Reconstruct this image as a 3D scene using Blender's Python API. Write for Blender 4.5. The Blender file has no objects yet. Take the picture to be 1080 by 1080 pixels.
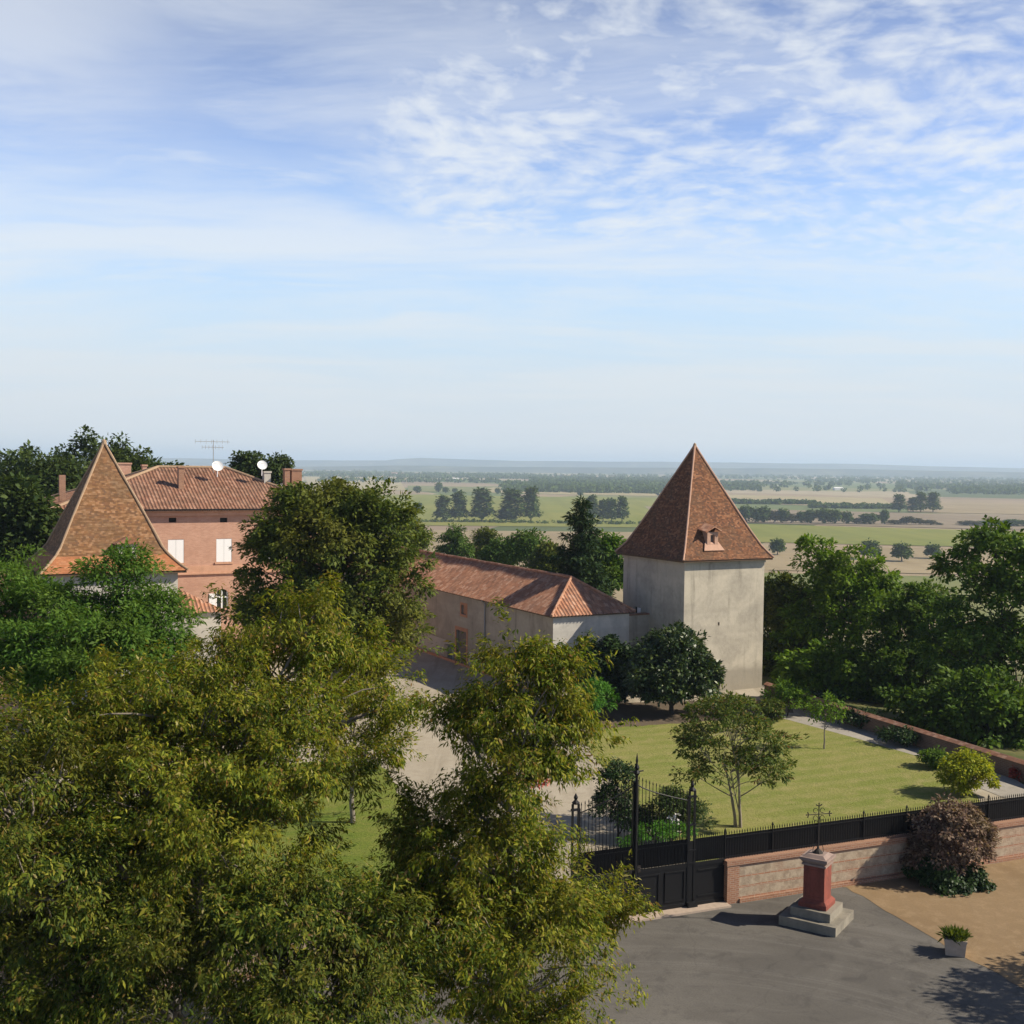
import bpy, math, random
import numpy as np
from mathutils import Vector, Matrix

random.seed(7)
SC = bpy.context.scene
COL = SC.collection
R = math.radians

# ------------------------------------------------------------------ camera
CAM_Z, FOC = 17.0, 1250.0
cam_d = bpy.data.cameras.new("camera")
cam = bpy.data.objects.new("camera", cam_d); COL.objects.link(cam)
CM = (Matrix.Rotation(R(90 - 2.29), 3, 'X') @ Matrix.Rotation(R(0.716), 3, 'Z'))
cam.matrix_world = Matrix.Translation((0, 0, CAM_Z)) @ CM.to_4x4()
cam_d.sensor_width = 36.0; cam_d.lens = 36.0 * FOC / 1080.0
cam_d.clip_start = 0.5; cam_d.clip_end = 90000
SC.camera = cam

# ------------------------------------------------------------------ light
SUN_EL, SUN_AZ = 37.5, 93.0            # azimuth clockwise from +Y
SC.view_settings.view_transform = 'Standard'
SC.view_settings.look = 'None'
SC.view_settings.exposure = 0.5
SC.view_settings.gamma = 1.0
SC.cycles.use_denoising = True
SC.cycles.max_bounces = 8
SC.cycles.diffuse_bounces = 3
SC.cycles.volume_bounces = 1
SC.cycles.transparent_max_bounces = 8
sd = bpy.data.lights.new("sun", 'SUN'); sd.energy = 5.0; sd.angle = R(0.5); sd.color = (1.0, 0.90, 0.74)
sun = bpy.data.objects.new("sun", sd); COL.objects.link(sun)
sdir = Vector((math.cos(R(SUN_EL)) * math.sin(R(SUN_AZ)), math.cos(R(SUN_EL)) * math.cos(R(SUN_AZ)), math.sin(R(SUN_EL))))
sun.rotation_euler = sdir.to_track_quat('Z', 'Y').to_euler()
sun.location = (60, 0, 60)


# ------------------------------------------------------------------ node helper
class NT:
    def __init__(s, tree):
        s.t = tree; s.n = tree.nodes; s.l = tree.links
    def add(s, typ, ins=None, **kw):
        nd = s.n.new(typ)
        for k, v in kw.items(): setattr(nd, k, v)
        for k, v in (ins or {}).items():
            sock = nd.inputs[k]
            if isinstance(v, bpy.types.NodeSocket): s.l.new(v, sock)
            else: sock.default_value = v
        return nd
    def math(s, op, a, b=0.0, c=None, clamp=False):
        d = {0: a, 1: b}
        if c is not None: d[2] = c
        return s.add('ShaderNodeMath', d, operation=op, use_clamp=clamp).outputs[0]
    def ramp(s, fac, stops, interp='LINEAR'):
        nd = s.add('ShaderNodeValToRGB', {'Fac': fac})
        cr = nd.color_ramp; cr.interpolation = interp
        while len(cr.elements) < len(stops): cr.elements.new(0.5)
        for e, (p, c) in zip(cr.elements, stops):
            e.position = p; e.color = (c, c, c, 1) if isinstance(c, (int, float)) else (*c, 1)
        return nd.outputs['Color']
    def mix(s, fac, a, b, mode='MIX'):
        nd = s.n.new('ShaderNodeMix'); nd.data_type = 'RGBA'; nd.blend_type = mode
        for sock, v in ((nd.inputs['Factor'], fac), (nd.inputs[6], a), (nd.inputs[7], b)):
            if isinstance(v, bpy.types.NodeSocket): s.l.new(v, sock)
            elif isinstance(v, (int, float)): sock.default_value = v
            else: sock.default_value = (*v, 1)
        return nd.outputs[2]
    def noise(s, vec, scale, detail=4, rough=0.55, dist=0.0):
        return s.add('ShaderNodeTexNoise', {'Vector': vec, 'Scale': scale, 'Detail': detail, 'Roughness': rough, 'Distortion': dist}).outputs['Fac']
    def mapv(s, vec, scale=(1, 1, 1), loc=(0, 0, 0), rot=(0, 0, 0)):
        return s.add('ShaderNodeMapping', {'Vector': vec, 'Scale': scale, 'Location': loc, 'Rotation': rot}).outputs[0]
    def smooth(s, v, a, b):
        return s.add('ShaderNodeMapRange', {'Value': v, 'From Min': a, 'From Max': b, 'To Min': 0.0, 'To Max': 1.0}, interpolation_type='SMOOTHSTEP').outputs[0]


# ------------------------------------------------------------------ sky
world = bpy.data.worlds.new("World"); SC.world = world; world.use_nodes = True
w = NT(world.node_tree); w.n.clear()
sky = w.add('ShaderNodeTexSky', sky_type='NISHITA', sun_disc=False, sun_elevation=R(SUN_EL), sun_rotation=R(SUN_AZ),
            air_density=1.0, dust_density=0.6, ozone_density=2.0, altitude=100)
gen = w.add('ShaderNodeTexCoord').outputs['Generated']
sp = w.add('ShaderNodeSeparateXYZ', {0: gen})
el = sp.outputs[2]
zz = w.math('ADD', w.math('MAXIMUM', el, 0.0), 0.13)
pl = w.add('ShaderNodeCombineXYZ', {0: w.math('DIVIDE', sp.outputs[0], zz), 1: w.math('DIVIDE', sp.outputs[1], zz), 2: 0.0}).outputs[0]
warp = w.add('ShaderNodeTexNoise', {'Vector': pl, 'Scale': 0.8, 'Detail': 3.0}).outputs['Color']
plw = w.add('ShaderNodeVectorMath', {0: pl, 1: w.add('ShaderNodeVectorMath', {0: warp, 'Scale': 0.5}, operation='SCALE').outputs[0]}, operation='ADD').outputs[0]
azx = w.math('DIVIDE', sp.outputs[0], w.math('MAXIMUM', sp.outputs[1], 0.01))
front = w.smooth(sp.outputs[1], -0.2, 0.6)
# a bank of small flocked clouds to the right, thinner toward the horizon
n1 = w.noise(w.mapv(plw, (1.0, 1.0, 1), (3.1, 1.7, 0), (0, 0, R(-15))), 13.0, 4, 0.55, 0.2)
n1c = w.noise(w.mapv(plw, (1.0, 1.3, 1), (1.1, 4.7, 0)), 3.2, 5, 0.6, 0.2)
n1b = w.noise(w.mapv(pl, (0.8, 0.8, 1), (7.3, 0.4, 0)), 1.0, 2, 0.5)
bank = w.math('MULTIPLY', w.smooth(w.math('ADD', azx, w.math('MULTIPLY', w.math('SUBTRACT', n1b, 0.5), 0.35)), -0.14, 0.0), w.smooth(el, 0.09, 0.21))
f1 = w.math('ADD', w.math('MULTIPLY', n1, 0.75), w.math('ADD', w.math('MULTIPLY', n1c, 0.5), w.math('MULTIPLY', n1b, 0.3)))
f1 = w.math('MULTIPLY', w.smooth(f1, 0.52, 1.04), bank)
# thin torn streaks
n2 = w.noise(w.mapv(plw, (0.6, 1.3, 1), (1.0, 5.2, 0), (0, 0, R(10))), 1.0, 7, 0.62, 0.5)
f2 = w.math('MULTIPLY', w.smooth(n2, 0.40, 0.74), 0.62)
n5 = w.noise(w.mapv(plw, (0.35, 1.1, 1), (4.0, 2.2, 0), (0, 0, R(-6))), 1.6, 6, 0.6, 0.3)
f5 = w.math('MULTIPLY', w.math('MULTIPLY', w.smooth(n5, 0.38, 0.66), w.smooth(el, 0.30, 0.16)), 0.72)
f2 = w.math('MAXIMUM', f2, f5)
left = w.smooth(azx, -0.12, -0.42)
f3 = w.math('MULTIPLY', w.math('MULTIPLY', w.smooth(n2, 0.30, 0.64), left), 0.6)
n3 = w.noise(w.mapv(plw, (1.6, 3.0, 1), (2.0, 0.2, 0), (0, 0, R(-25))), 1.2, 6, 0.6, 0.4)
f4 = w.math('MULTIPLY', w.math('MULTIPLY', w.smooth(n3, 0.46, 0.78), w.smooth(azx, 0.05, -0.1)), 0.6)
fc = w.math('MULTIPLY', w.math('MAXIMUM', w.math('MULTIPLY', f1, 0.85), w.math('MAXIMUM', f2, w.math('MAXIMUM', f3, f4))), w.math('MULTIPLY', front, w.smooth(el, 0.75, 0.42)))
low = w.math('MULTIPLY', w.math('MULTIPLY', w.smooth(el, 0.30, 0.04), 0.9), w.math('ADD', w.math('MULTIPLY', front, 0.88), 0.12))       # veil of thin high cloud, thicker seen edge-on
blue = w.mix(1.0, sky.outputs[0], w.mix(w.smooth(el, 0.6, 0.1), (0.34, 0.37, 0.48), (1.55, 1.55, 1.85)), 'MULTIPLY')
veil = w.mix(w.smooth(el, 0.02, 0.16), (5.5, 6.0, 6.5), (4.5, 6.1, 7.1))
cloud = w.mix(w.smooth(el, 0.0, 0.25), (6.0, 6.4, 6.7), (7.0, 7.3, 7.5))
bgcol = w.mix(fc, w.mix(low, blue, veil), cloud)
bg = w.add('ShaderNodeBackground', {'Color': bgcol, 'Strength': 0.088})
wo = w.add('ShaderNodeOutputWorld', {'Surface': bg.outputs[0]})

# ------------------------------------------------------------------ picture-to-place helpers
def ray(px, py):
    return (CM @ Vector(((px - 540) / FOC, -(py - 540) / FOC, -1.0)))
def G(px, py, z=0.0):
    d = ray(px, py); t = (z - CAM_Z) / d.z
    return Vector((d.x * t, d.y * t, z))
def at(px, py, Y):
    d = ray(px, py); t = Y / d.y
    return Vector((d.x * t, Y, CAM_Z + d.z * t))
def onplane(px, py, o, n):
    d = ray(px, py); o = Vector(o) - Vector((0, 0, CAM_Z)); n = Vector(n)
    return d * (o.dot(n) / d.dot(n)) + Vector((0, 0, CAM_Z))

TH = R(28)
U = Vector((math.cos(TH), math.sin(TH), 0)); V = Vector((-math.sin(TH), math.cos(TH), 0)); Z = Vector((0, 0, 1))

# ------------------------------------------------------------------ mesh builder
class MB:
    def __init__(s): s.v = []; s.f = []; s.uv = []; s.m = []
    def face(s, pts, uv=None, m=0):
        i = len(s.v); s.v += [tuple(p) for p in pts]; s.f.append(tuple(range(i, i + len(pts))))
        if uv is None:
            p = [Vector(q) for q in pts]
            n = (p[1] - p[0]).cross(p[2] - p[0])
            if n.length < 1e-9: n = Vector((0, 0, 1))
            n.normalize()
            if abs(n.z) > 0.9: uv = [(q.x, q.y) for q in p]
            else:
                a = Vector((-n.y, n.x, 0)).normalized(); b = n.cross(a)
                uv = [(q.dot(a), q.dot(b)) for q in p]
        s.uv += list(uv); s.m.append(m)
    def box(s, o, ax, ay, az, m=0):
        """box from a corner and three edge vectors (right-handed)"""
        o, ax, ay, az = Vector(o), Vector(ax), Vector(ay), Vector(az)
        c = lambda i, j, k: o + ax * i + ay * j + az * k
        for q in (((0,0,0),(0,1,0),(1,1,0),(1,0,0)), ((0,0,1),(1,0,1),(1,1,1),(0,1,1)), ((0,0,0),(1,0,0),(1,0,1),(0,0,1)),
                  ((1,0,0),(1,1,0),(1,1,1),(1,0,1)), ((1,1,0),(0,1,0),(0,1,1),(1,1,1)), ((0,1,0),(0,0,0),(0,0,1),(0,1,1))):
            s.face([c(*k) for k in q], m=m)
    def cbox(s, c, u, sx, sy, z0, z1, m=0):
        """upright box centred on c, its long side along u"""
        u = Vector((u[0], u[1], 0)).normalized(); vv = Vector((-u.y, u.x, 0))
        o = Vector((c[0], c[1], z0)) - u * sx / 2 - vv * sy / 2
        s.box(o, u * sx, vv * sy, Z * (z1 - z0), m)
    def frustum(s, c, u, sx0, sy0, z0, sx1, sy1, z1, m=0):
        u = Vector((u[0], u[1], 0)).normalized(); vv = Vector((-u.y, u.x, 0)); c = Vector((c[0], c[1], 0))
        lo = [c + u * (a * sx0 / 2) + vv * (b * sy0 / 2) + Z * z0 for a, b in ((-1,-1),(1,-1),(1,1),(-1,1))]
        hi = [c + u * (a * sx1 / 2) + vv * (b * sy1 / 2) + Z * z1 for a, b in ((-1,-1),(1,-1),(1,1),(-1,1))]
        s.face(lo[::-1], m=m); s.face(hi, m=m)
        for i in range(4):
            j = (i + 1) % 4; s.face([lo[i], lo[j], hi[j], hi[i]], m=m)
    def tube(s, pts, rad, n=6, m=0, cap=True):
        pts = [Vector(p) for p in pts]
        if not isinstance(rad, (list, tuple)): rad = [rad] * len(pts)
        rings = []; a = None
        for i, p in enumerate(pts):
            d = (pts[min(i + 1, len(pts) - 1)] - pts[max(i - 1, 0)])
            if d.length < 1e-9: d = Vector((0, 0, 1))
            d.normalize()
            if a is None:
                a = d.orthogonal()
            a = (a - d * a.dot(d))
            if a.length < 1e-6: a = d.orthogonal()
            a.normalize(); b = d.cross(a)
            rings.append([p + (a * math.cos(2 * math.pi * k / n) + b * math.sin(2 * math.pi * k / n)) * rad[i] for k in range(n)])
        i0 = len(s.v)
        for r in rings: s.v += [tuple(q) for q in r]
        L = 0.0
        for i in range(len(rings) - 1):
            l1 = L + (pts[i + 1] - pts[i]).length
            for k in range(n):
                k2 = (k + 1) % n
                s.f.append((i0 + i * n + k, i0 + i * n + k2, i0 + (i + 1) * n + k2, i0 + (i + 1) * n + k))
                s.uv += [(k / n, L), ((k + 1) / n, L), ((k + 1) / n, l1), (k / n, l1)]; s.m.append(m)
            L = l1
        if cap:
            for r, off in ((0, 0), (len(rings) - 1, 1)):
                idx = [i0 + r * n + k for k in range(n)]
                if off == 0: idx = idx[::-1]
                s.f.append(tuple(idx)); s.uv += [(0, 0)] * n; s.m.append(m)
    def lathe(s, c, prof, n=12, m=0):
        c = Vector(c); i0 = len(s.v)
        for r, z in prof:
            s.v += [tuple(c + Vector((r * math.cos(2 * math.pi * k / n), r * math.sin(2 * math.pi * k / n), z))) for k in range(n)]
        for i in range(len(prof) - 1):
            for k in range(n):
                k2 = (k + 1) % n
                s.f.append((i0 + i * n + k, i0 + i * n + k2, i0 + (i + 1) * n + k2, i0 + (i + 1) * n + k)); s.uv += [(0, 0)] * 4; s.m.append(m)
        for r, rev in ((0, True), (len(prof) - 1, False)):
            idx = [i0 + r * n + k for k in range(n)]
            if rev: idx = idx[::-1]
            s.f.append(tuple(idx)); s.uv += [(0, 0)] * n; s.m.append(m)
    def prism(s, pts, ext, m=0):
        pts = [Vector(p) for p in pts]; ext = Vector(ext); n = len(pts)
        s.face(pts[::-1], m=m); s.face([p + ext for p in pts], m=m)
        for i in range(n):
            j = (i + 1) % n; s.face([pts[i], pts[j], pts[j] + ext, pts[i] + ext], m=m)

ORG = {}
def build(name, mb, mats, parent=None, loc=None, smooth=False):
    me = bpy.data.meshes.new(name)
    off = np.array(ORG[parent.name] if parent else (loc if loc is not None else (0, 0, 0)), dtype=np.float64)
    vv = np.array(mb.v, dtype=np.float64) - off
    me.from_pydata([tuple(x) for x in vv], [], mb.f)
    uvl = me.uv_layers.new(name="UVMap")
    uvl.data.foreach_set("uv", np.array(mb.uv, dtype=np.float32).ravel())
    for m in (mats if isinstance(mats, (list, tuple)) else [mats]): me.materials.append(m)
    me.polygons.foreach_set("material_index", np.array(mb.m, dtype=np.int32))
    if smooth: me.polygons.foreach_set("use_smooth", np.ones(len(mb.f), dtype=bool))
    me.update()
    o = bpy.data.objects.new(name, me); COL.objects.link(o)
    if parent: o.parent = parent
    else: o.location = tuple(off)
    ORG[o.name] = tuple(off)
    return o
def tag(o, label=None, cat=None, group=None, kind=None):
    for k, v in (('label', label), ('category', cat), ('group', group), ('kind', kind)):
        if v: o[k] = v
    return o
def thing(name, loc, label, cat, group=None):
    o = bpy.data.objects.new(name, None); COL.objects.link(o); o.location = tuple(loc); o.empty_display_size = 0.3
    ORG[o.name] = tuple(loc)
    return tag(o, label, cat, group)
def copy_tree(o, loc, rz=0.0, sc=1.0, label=None):
    c = o.copy(); COL.objects.link(c); c.location = tuple(loc); c.rotation_euler = (0, 0, rz); c.scale = (sc, sc, sc) if not isinstance(sc, (tuple, list)) else sc
    if label: c['label'] = label
    for ch in o.children:
        d = ch.copy(); COL.objects.link(d); d.parent = c
        for g in ch.children:
            e = g.copy(); COL.objects.link(e); e.parent = d
    ORG[c.name] = tuple(loc)
    return c


# ------------------------------------------------------------------ materials
def new_mat(name):
    m = bpy.data.materials.new(name); m.use_nodes = True
    t = NT(m.node_tree); t.n.clear()
    return m, t
def finish(t, col, rough=0.85, bump=None, bstr=0.3, bdist=0.02, spec=0.3, metal=0.0):
    b = t.add('ShaderNodeBsdfPrincipled')
    for k, v in (('Base Color', col), ('Roughness', rough), ('Specular IOR Level', spec), ('Metallic', metal)):
        if isinstance(v, bpy.types.NodeSocket): t.l.new(v, b.inputs[k])
        else: b.inputs[k].default_value = (*v, 1) if isinstance(v, tuple) else v
    if bump is not None:
        bn = t.add('ShaderNodeBump', {'Height': bump, 'Strength': bstr, 'Distance': bdist})
        t.l.new(bn.outputs[0], b.inputs['Normal'])
    t.add('ShaderNodeOutputMaterial', {'Surface': b.outputs[0]})
def pos(t): return t.add('ShaderNodeNewGeometry').outputs['Position']
def uvn(t): return t.add('ShaderNodeUVMap').outputs[0]

def m_plain(name, col, rough=0.7, var=0.15, scale=3.0, spec=0.3, metal=0.0):
    m, t = new_mat(name)
    n = t.noise(pos(t), scale, 5, 0.6)
    c = t.mix(n, tuple(x * (1 - var) for x in col), tuple(min(1, x * (1 + var)) for x in col))
    finish(t, c, rough, n, 0.15, 0.01, spec, metal); return m

def m_plaster(name, col, stain, dirt=0.5, scale=1.0, damp=0.0):
    m, t = new_mat(name); p = pos(t)
    a = t.noise(p, 0.45 * scale, 6, 0.65, 0.6); b = t.noise(p, 3.5 * scale, 5, 0.6)
    st = t.noise(t.mapv(p, (1.6, 1.6, 0.16)), 1.0, 5, 0.6)
    c = t.mix(t.smooth(a, 0.38, 0.68), col, stain)
    c = t.mix(t.math('MULTIPLY', t.smooth(st, 0.5, 0.75), dirt), c, tuple(x * 0.55 for x in stain))
    c = t.mix(t.math('MULTIPLY', t.smooth(b, 0.35, 0.7), 0.25), c, tuple(min(1, x * 1.2) for x in col))
    hb = t.noise(t.mapv(p, (0.06, 0.06, 0.75)), 1.0, 3, 0.5)
    c = t.mix(t.math('MULTIPLY', t.smooth(hb, 0.46, 0.56), 0.28), c, tuple(x * 0.85 for x in stain))
    lg = t.noise(t.mapv(p, (1, 1, 0.6)), 0.9 * scale, 3, 0.5, 1.2)
    c = t.mix(t.math('MULTIPLY', t.smooth(lg, 0.56, 0.60), 0.22), c, tuple(x * 1.12 for x in stain))
    if damp:
        hz_ = t.math('ADD', t.add('ShaderNodeSeparateXYZ', {0: p}).outputs[2], t.math('MULTIPLY', t.math('SUBTRACT', a, 0.5), 2.2))
        c = t.mix(t.math('MULTIPLY', t.smooth(hz_, 2.0, 1.2), damp), c, tuple(x * 0.62 for x in stain))
    finish(t, c, 0.92, b, 0.35, 0.03, 0.15); return m

def m_brick(name, c1, c2, mortar, wid=0.26, row=0.07, wash=None, washamt=0.0):
    m, t = new_mat(name); u = uvn(t)
    br = t.add('ShaderNodeTexBrick', {'Vector': u, 'Color1': (*c1, 1), 'Color2': (*c2, 1), 'Mortar': (*mortar, 1), 'Scale': 1.0,
                                      'Mortar Size': row * 0.12, 'Brick Width': wid, 'Row Height': row, 'Bias': 0.0})
    p = pos(t)
    n = t.noise(p, 0.7, 6, 0.65); f = t.noise(p, 5, 4)
    c = t.mix(t.math('MULTIPLY', t.smooth(n, 0.4, 0.7), 0.5), br.outputs['Color'], tuple(x * 0.72 for x in c1))
    if wash: c = t.mix(t.math('MULTIPLY', t.smooth(f, 0.4, 0.62), washamt), c, wash)
    finish(t, c, 0.9, br.outputs['Fac'], 0.25, -0.01, 0.15); return m

def m_tile(name, cols, du, dv, stagger, moss, mossamt=0.45, dark=0.5, band=0.0):
    """roof tiles: one tint per tile, lapped courses, weathering"""
    m, t = new_mat(name); s = t.add('ShaderNodeSeparateXYZ', {0: uvn(t)})
    rv = t.math('DIVIDE', s.outputs[1], dv); row = t.math('FLOOR', rv); fr = t.math('FRACT', rv)
    ru = t.math('DIVIDE', s.outputs[0], du)
    if stagger: ru = t.math('ADD', ru, t.math('MULTIPLY', t.math('MODULO', row, 2.0), 0.5))
    cu = t.math('FLOOR', ru)
    wn = t.add('ShaderNodeTexWhiteNoise', {'Vector': t.add('ShaderNodeCombineXYZ', {0: cu, 1: row, 2: 1.0}).outputs[0]}, noise_dimensions='3D')
    k = len(cols)
    c = t.ramp(wn.outputs['Value'], [(i / k, q) for i, q in enumerate(cols)], 'CONSTANT')
    p = pos(t)
    n = t.noise(p, 0.55, 6, 0.68, 0.4); f = t.noise(p, 2.6, 5, 0.65)
    c = t.mix(t.math('MULTIPLY', t.smooth(n, 0.42, 0.68), mossamt), c, moss)
    c = t.mix(t.math('MULTIPLY', t.smooth(f, 0.48, 0.7), dark), c, tuple(x * 0.45 for x in cols[0]))
    if band:
        bn_ = t.noise(t.mapv(uvn(t), (0.5, 3.2, 1)), 1.6, 5, 0.7, 0.3)
        c = t.mix(t.math('MULTIPLY', t.smooth(bn_, 0.45, 0.66), band), c, tuple(x * 0.5 for x in cols[0]))
    h = t.math('SUBTRACT', 1.0, fr)
    finish(t, c, 0.88, h, 0.6, 0.03, 0.2); return m

def m_leaf(name, stops, patch=None, patchamt=0.0, trans=0.3, rough=0.5, spec=0.35, pscale=0.35):
    """leaves: one tint per leaf"""
    m, t = new_mat(name); g = t.add('ShaderNodeNewGeometry')
    c = t.ramp(g.outputs['Random Per Island'], stops)
    if patch:
        n = t.noise(g.outputs['Position'], pscale, 4, 0.6)
        c = t.mix(t.math('MULTIPLY', t.smooth(n, 0.45, 0.68), patchamt), c, patch)
    b = t.add('ShaderNodeBsdfPrincipled', {'Base Color': c, 'Roughness': rough, 'Specular IOR Level': spec})
    tr = t.add('ShaderNodeBsdfTranslucent', {'Color': t.mix(1.0, c, (1.25, 1.2, 0.5), 'MULTIPLY')})
    mx = t.add('ShaderNodeMixShader', {0: trans, 1: b.outputs[0], 2: tr.outputs[0]})
    t.add('ShaderNodeOutputMaterial', {'Surface': mx.outputs[0]}); return m

M = {}
M['plaster_tower'] = m_plaster('tower_render', (0.49, 0.44, 0.345), (0.355, 0.32, 0.255), 0.75, 1.0, 0.6)
M['plaster_barn'] = m_plaster('barn_render', (0.38, 0.34, 0.275), (0.28, 0.25, 0.205), 0.65, 1.0, 0.45)
M['plaster_white'] = m_plaster('limewash', (0.50, 0.47, 0.41), (0.38, 0.36, 0.32), 0.45)
M['brick_house'] = m_brick('pink_brick', (0.54, 0.30, 0.205), (0.43, 0.22, 0.145), (0.50, 0.38, 0.29))
M['brick'] = m_brick('red_brick', (0.34, 0.175, 0.105), (0.25, 0.12, 0.075), (0.36, 0.28, 0.21), 0.24, 0.08)
M['brick_dark'] = m_brick('old_brick', (0.20, 0.115, 0.075), (0.15, 0.085, 0.06), (0.2, 0.16, 0.12), 0.3, 0.1)
M['brick_trim'] = m_brick('trim_brick', (0.46, 0.22, 0.13), (0.40, 0.18, 0.10), (0.42, 0.3, 0.2), 0.2, 0.06)
M['stone_band'] = m_plaster('cornice_stone', (0.56, 0.33, 0.22), (0.48, 0.27, 0.17), 0.3)
M['flat_tile'] = m_tile('plain_roof_tile', [(0.17, 0.074, 0.036), (0.215, 0.095, 0.046), (0.125, 0.058, 0.034), (0.26, 0.125, 0.065), (0.185, 0.082, 0.042), (0.10, 0.052, 0.034)], 0.17, 0.12, True, (0.10, 0.07, 0.044), 0.55, 0.65, 0.6)
M['flat_tile_old'] = m_tile('weathered_roof_tile', [(0.247, 0.128, 0.057), (0.305, 0.162, 0.079), (0.190, 0.093, 0.046), (0.338, 0.191, 0.101), (0.239, 0.115, 0.051), (0.157, 0.083, 0.046)], 0.18, 0.13, True, (0.14, 0.10, 0.06), 0.6, 0.6, 0.9)
M['canal_orange'] = m_tile('canal_tile_orange', [(0.384, 0.184, 0.107), (0.454, 0.239, 0.148), (0.323, 0.149, 0.088), (0.489, 0.288, 0.195), (0.402, 0.194, 0.116), (0.288, 0.149, 0.097)], 0.30, 0.38, False, (0.31, 0.19, 0.135), 0.45, 0.5, 0.3)
M['skirt_tile'] = m_tile('skirt_tile', [(0.379, 0.153, 0.066), (0.412, 0.178, 0.083), (0.330, 0.132, 0.061), (0.445, 0.204, 0.101), (0.363, 0.149, 0.070)], 0.30, 0.16, True, (0.34, 0.17, 0.09), 0.4, 0.35, 0.3)
M['canal_brown'] = m_tile('canal_tile_brown', [(0.24, 0.125, 0.08), (0.29, 0.155, 0.10), (0.20, 0.10, 0.065), (0.33, 0.185, 0.125), (0.26, 0.13, 0.085)], 0.30, 0.38, False, (0.17, 0.115, 0.08), 0.55, 0.5, 0.3)
M['ridge'] = m_plain('ridge_mortar', (0.44, 0.27, 0.19), 0.9, 0.3, 4)
M['ridge_pale'] = m_plain('ridge_pale', (0.34, 0.235, 0.15), 0.9, 0.3, 4)
M['wood_eave'] = m_plain('eave_wood', (0.10, 0.065, 0.04), 0.8, 0.3)
M['wood_door'] = m_plain('door_wood', (0.15, 0.13, 0.115), 0.8, 0.3)
M['white_paint'] = m_plain('white_paint', (0.80, 0.80, 0.78), 0.5, 0.05, 6)
M['glass'] = m_plain('dark_glass', (0.02, 0.025, 0.03), 0.08, 0.1, 1, 0.6)
M['dark'] = m_plain('dark_recess', (0.02, 0.018, 0.016), 0.9)
M['iron'] = m_plain('black_iron', (0.007, 0.007, 0.008), 0.55, 0.3, 5, 0.25)
M['iron_rust'] = m_plain('rusty_iron', (0.03, 0.024, 0.02), 0.75, 0.4, 8)
M['zinc'] = m_plain('zinc', (0.28, 0.28, 0.28), 0.5, 0.2, 4, 0.4)
M['red_stone'] = m_plaster('red_painted_stone', (0.24, 0.072, 0.052), (0.15, 0.055, 0.042), 0.8, 4.0)
M['red_cap'] = m_plain('pink_grey_stone', (0.26, 0.19, 0.16), 0.85, 0.35, 4)
M['grey_stone'] = m_plaster('grey_step_stone', (0.25, 0.225, 0.18), (0.17, 0.155, 0.125), 0.6, 2.0)
M['concrete'] = m_plain('pale_concrete', (0.38, 0.30, 0.235), 0.9, 0.3, 6)
M['bark'] = m_plain('grey_bark', (0.20, 0.17, 0.135), 0.95, 0.4, 9)
M['bark_dark'] = m_plain('dark_bark', (0.055, 0.045, 0.035), 0.95, 0.4, 9)
M['bark_pale'] = m_plain('pale_bark', (0.27, 0.23, 0.18), 0.95, 0.35, 9)

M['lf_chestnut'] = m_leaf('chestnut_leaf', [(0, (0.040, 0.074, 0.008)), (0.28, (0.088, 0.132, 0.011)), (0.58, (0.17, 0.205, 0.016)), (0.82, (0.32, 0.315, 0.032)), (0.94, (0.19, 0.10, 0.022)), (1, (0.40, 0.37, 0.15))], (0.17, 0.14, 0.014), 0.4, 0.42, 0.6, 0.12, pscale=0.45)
M['lf_chestnut_dark'] = m_leaf('dark_chestnut_leaf', [(0, (0.028, 0.055, 0.008)), (0.36, (0.062, 0.100, 0.011)), (0.7, (0.13, 0.16, 0.015)), (0.88, (0.25, 0.25, 0.03)), (0.96, (0.14, 0.075, 0.02)), (1, (0.30, 0.27, 0.11))], (0.10, 0.085, 0.014), 0.5, 0.34, 0.6, 0.12, pscale=0.45)  # darker olive leaf colours for the far-left and bottom-edge chestnuts
M['lf_acacia'] = m_leaf('acacia_leaf', [(0, (0.04, 0.10, 0.012)), (0.5, (0.07, 0.15, 0.018)), (1, (0.12, 0.20, 0.028))], (0.13, 0.17, 0.025), 0.4, 0.38, 0.6, 0.15)
M['lf_mid'] = m_leaf('lime_leaf', [(0, (0.038, 0.066, 0.010)), (0.5, (0.074, 0.11, 0.015)), (1, (0.14, 0.165, 0.022))], (0.16, 0.145, 0.022), 0.55, 0.3, 0.6, 0.15, pscale=0.22)
M['lf_dark'] = m_leaf('oak_leaf', [(0, (0.020, 0.040, 0.010)), (0.5, (0.040, 0.070, 0.016)), (1, (0.075, 0.108, 0.024))], (0.08, 0.10, 0.022), 0.4, 0.25, 0.6, 0.15, pscale=0.12)
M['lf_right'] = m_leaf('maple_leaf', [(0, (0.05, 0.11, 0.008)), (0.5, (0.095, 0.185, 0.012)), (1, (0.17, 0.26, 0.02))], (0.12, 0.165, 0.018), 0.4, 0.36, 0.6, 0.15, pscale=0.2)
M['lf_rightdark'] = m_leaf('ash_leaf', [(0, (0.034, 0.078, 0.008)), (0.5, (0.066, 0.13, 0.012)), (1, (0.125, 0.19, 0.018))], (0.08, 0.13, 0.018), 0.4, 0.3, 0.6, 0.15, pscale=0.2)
M['lf_conifer'] = m_leaf('conifer_needle', [(0, (0.012, 0.030, 0.012)), (0.6, (0.026, 0.055, 0.018)), (1, (0.06, 0.095, 0.025))], None, 0, 0.12, 0.7, 0.1)
M['lf_magnolia'] = m_leaf('magnolia_leaf', [(0, (0.020, 0.042, 0.012)), (0.7, (0.042, 0.075, 0.02)), (1, (0.11, 0.14, 0.03))], None, 0, 0.15, 0.4, 0.4)
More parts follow.
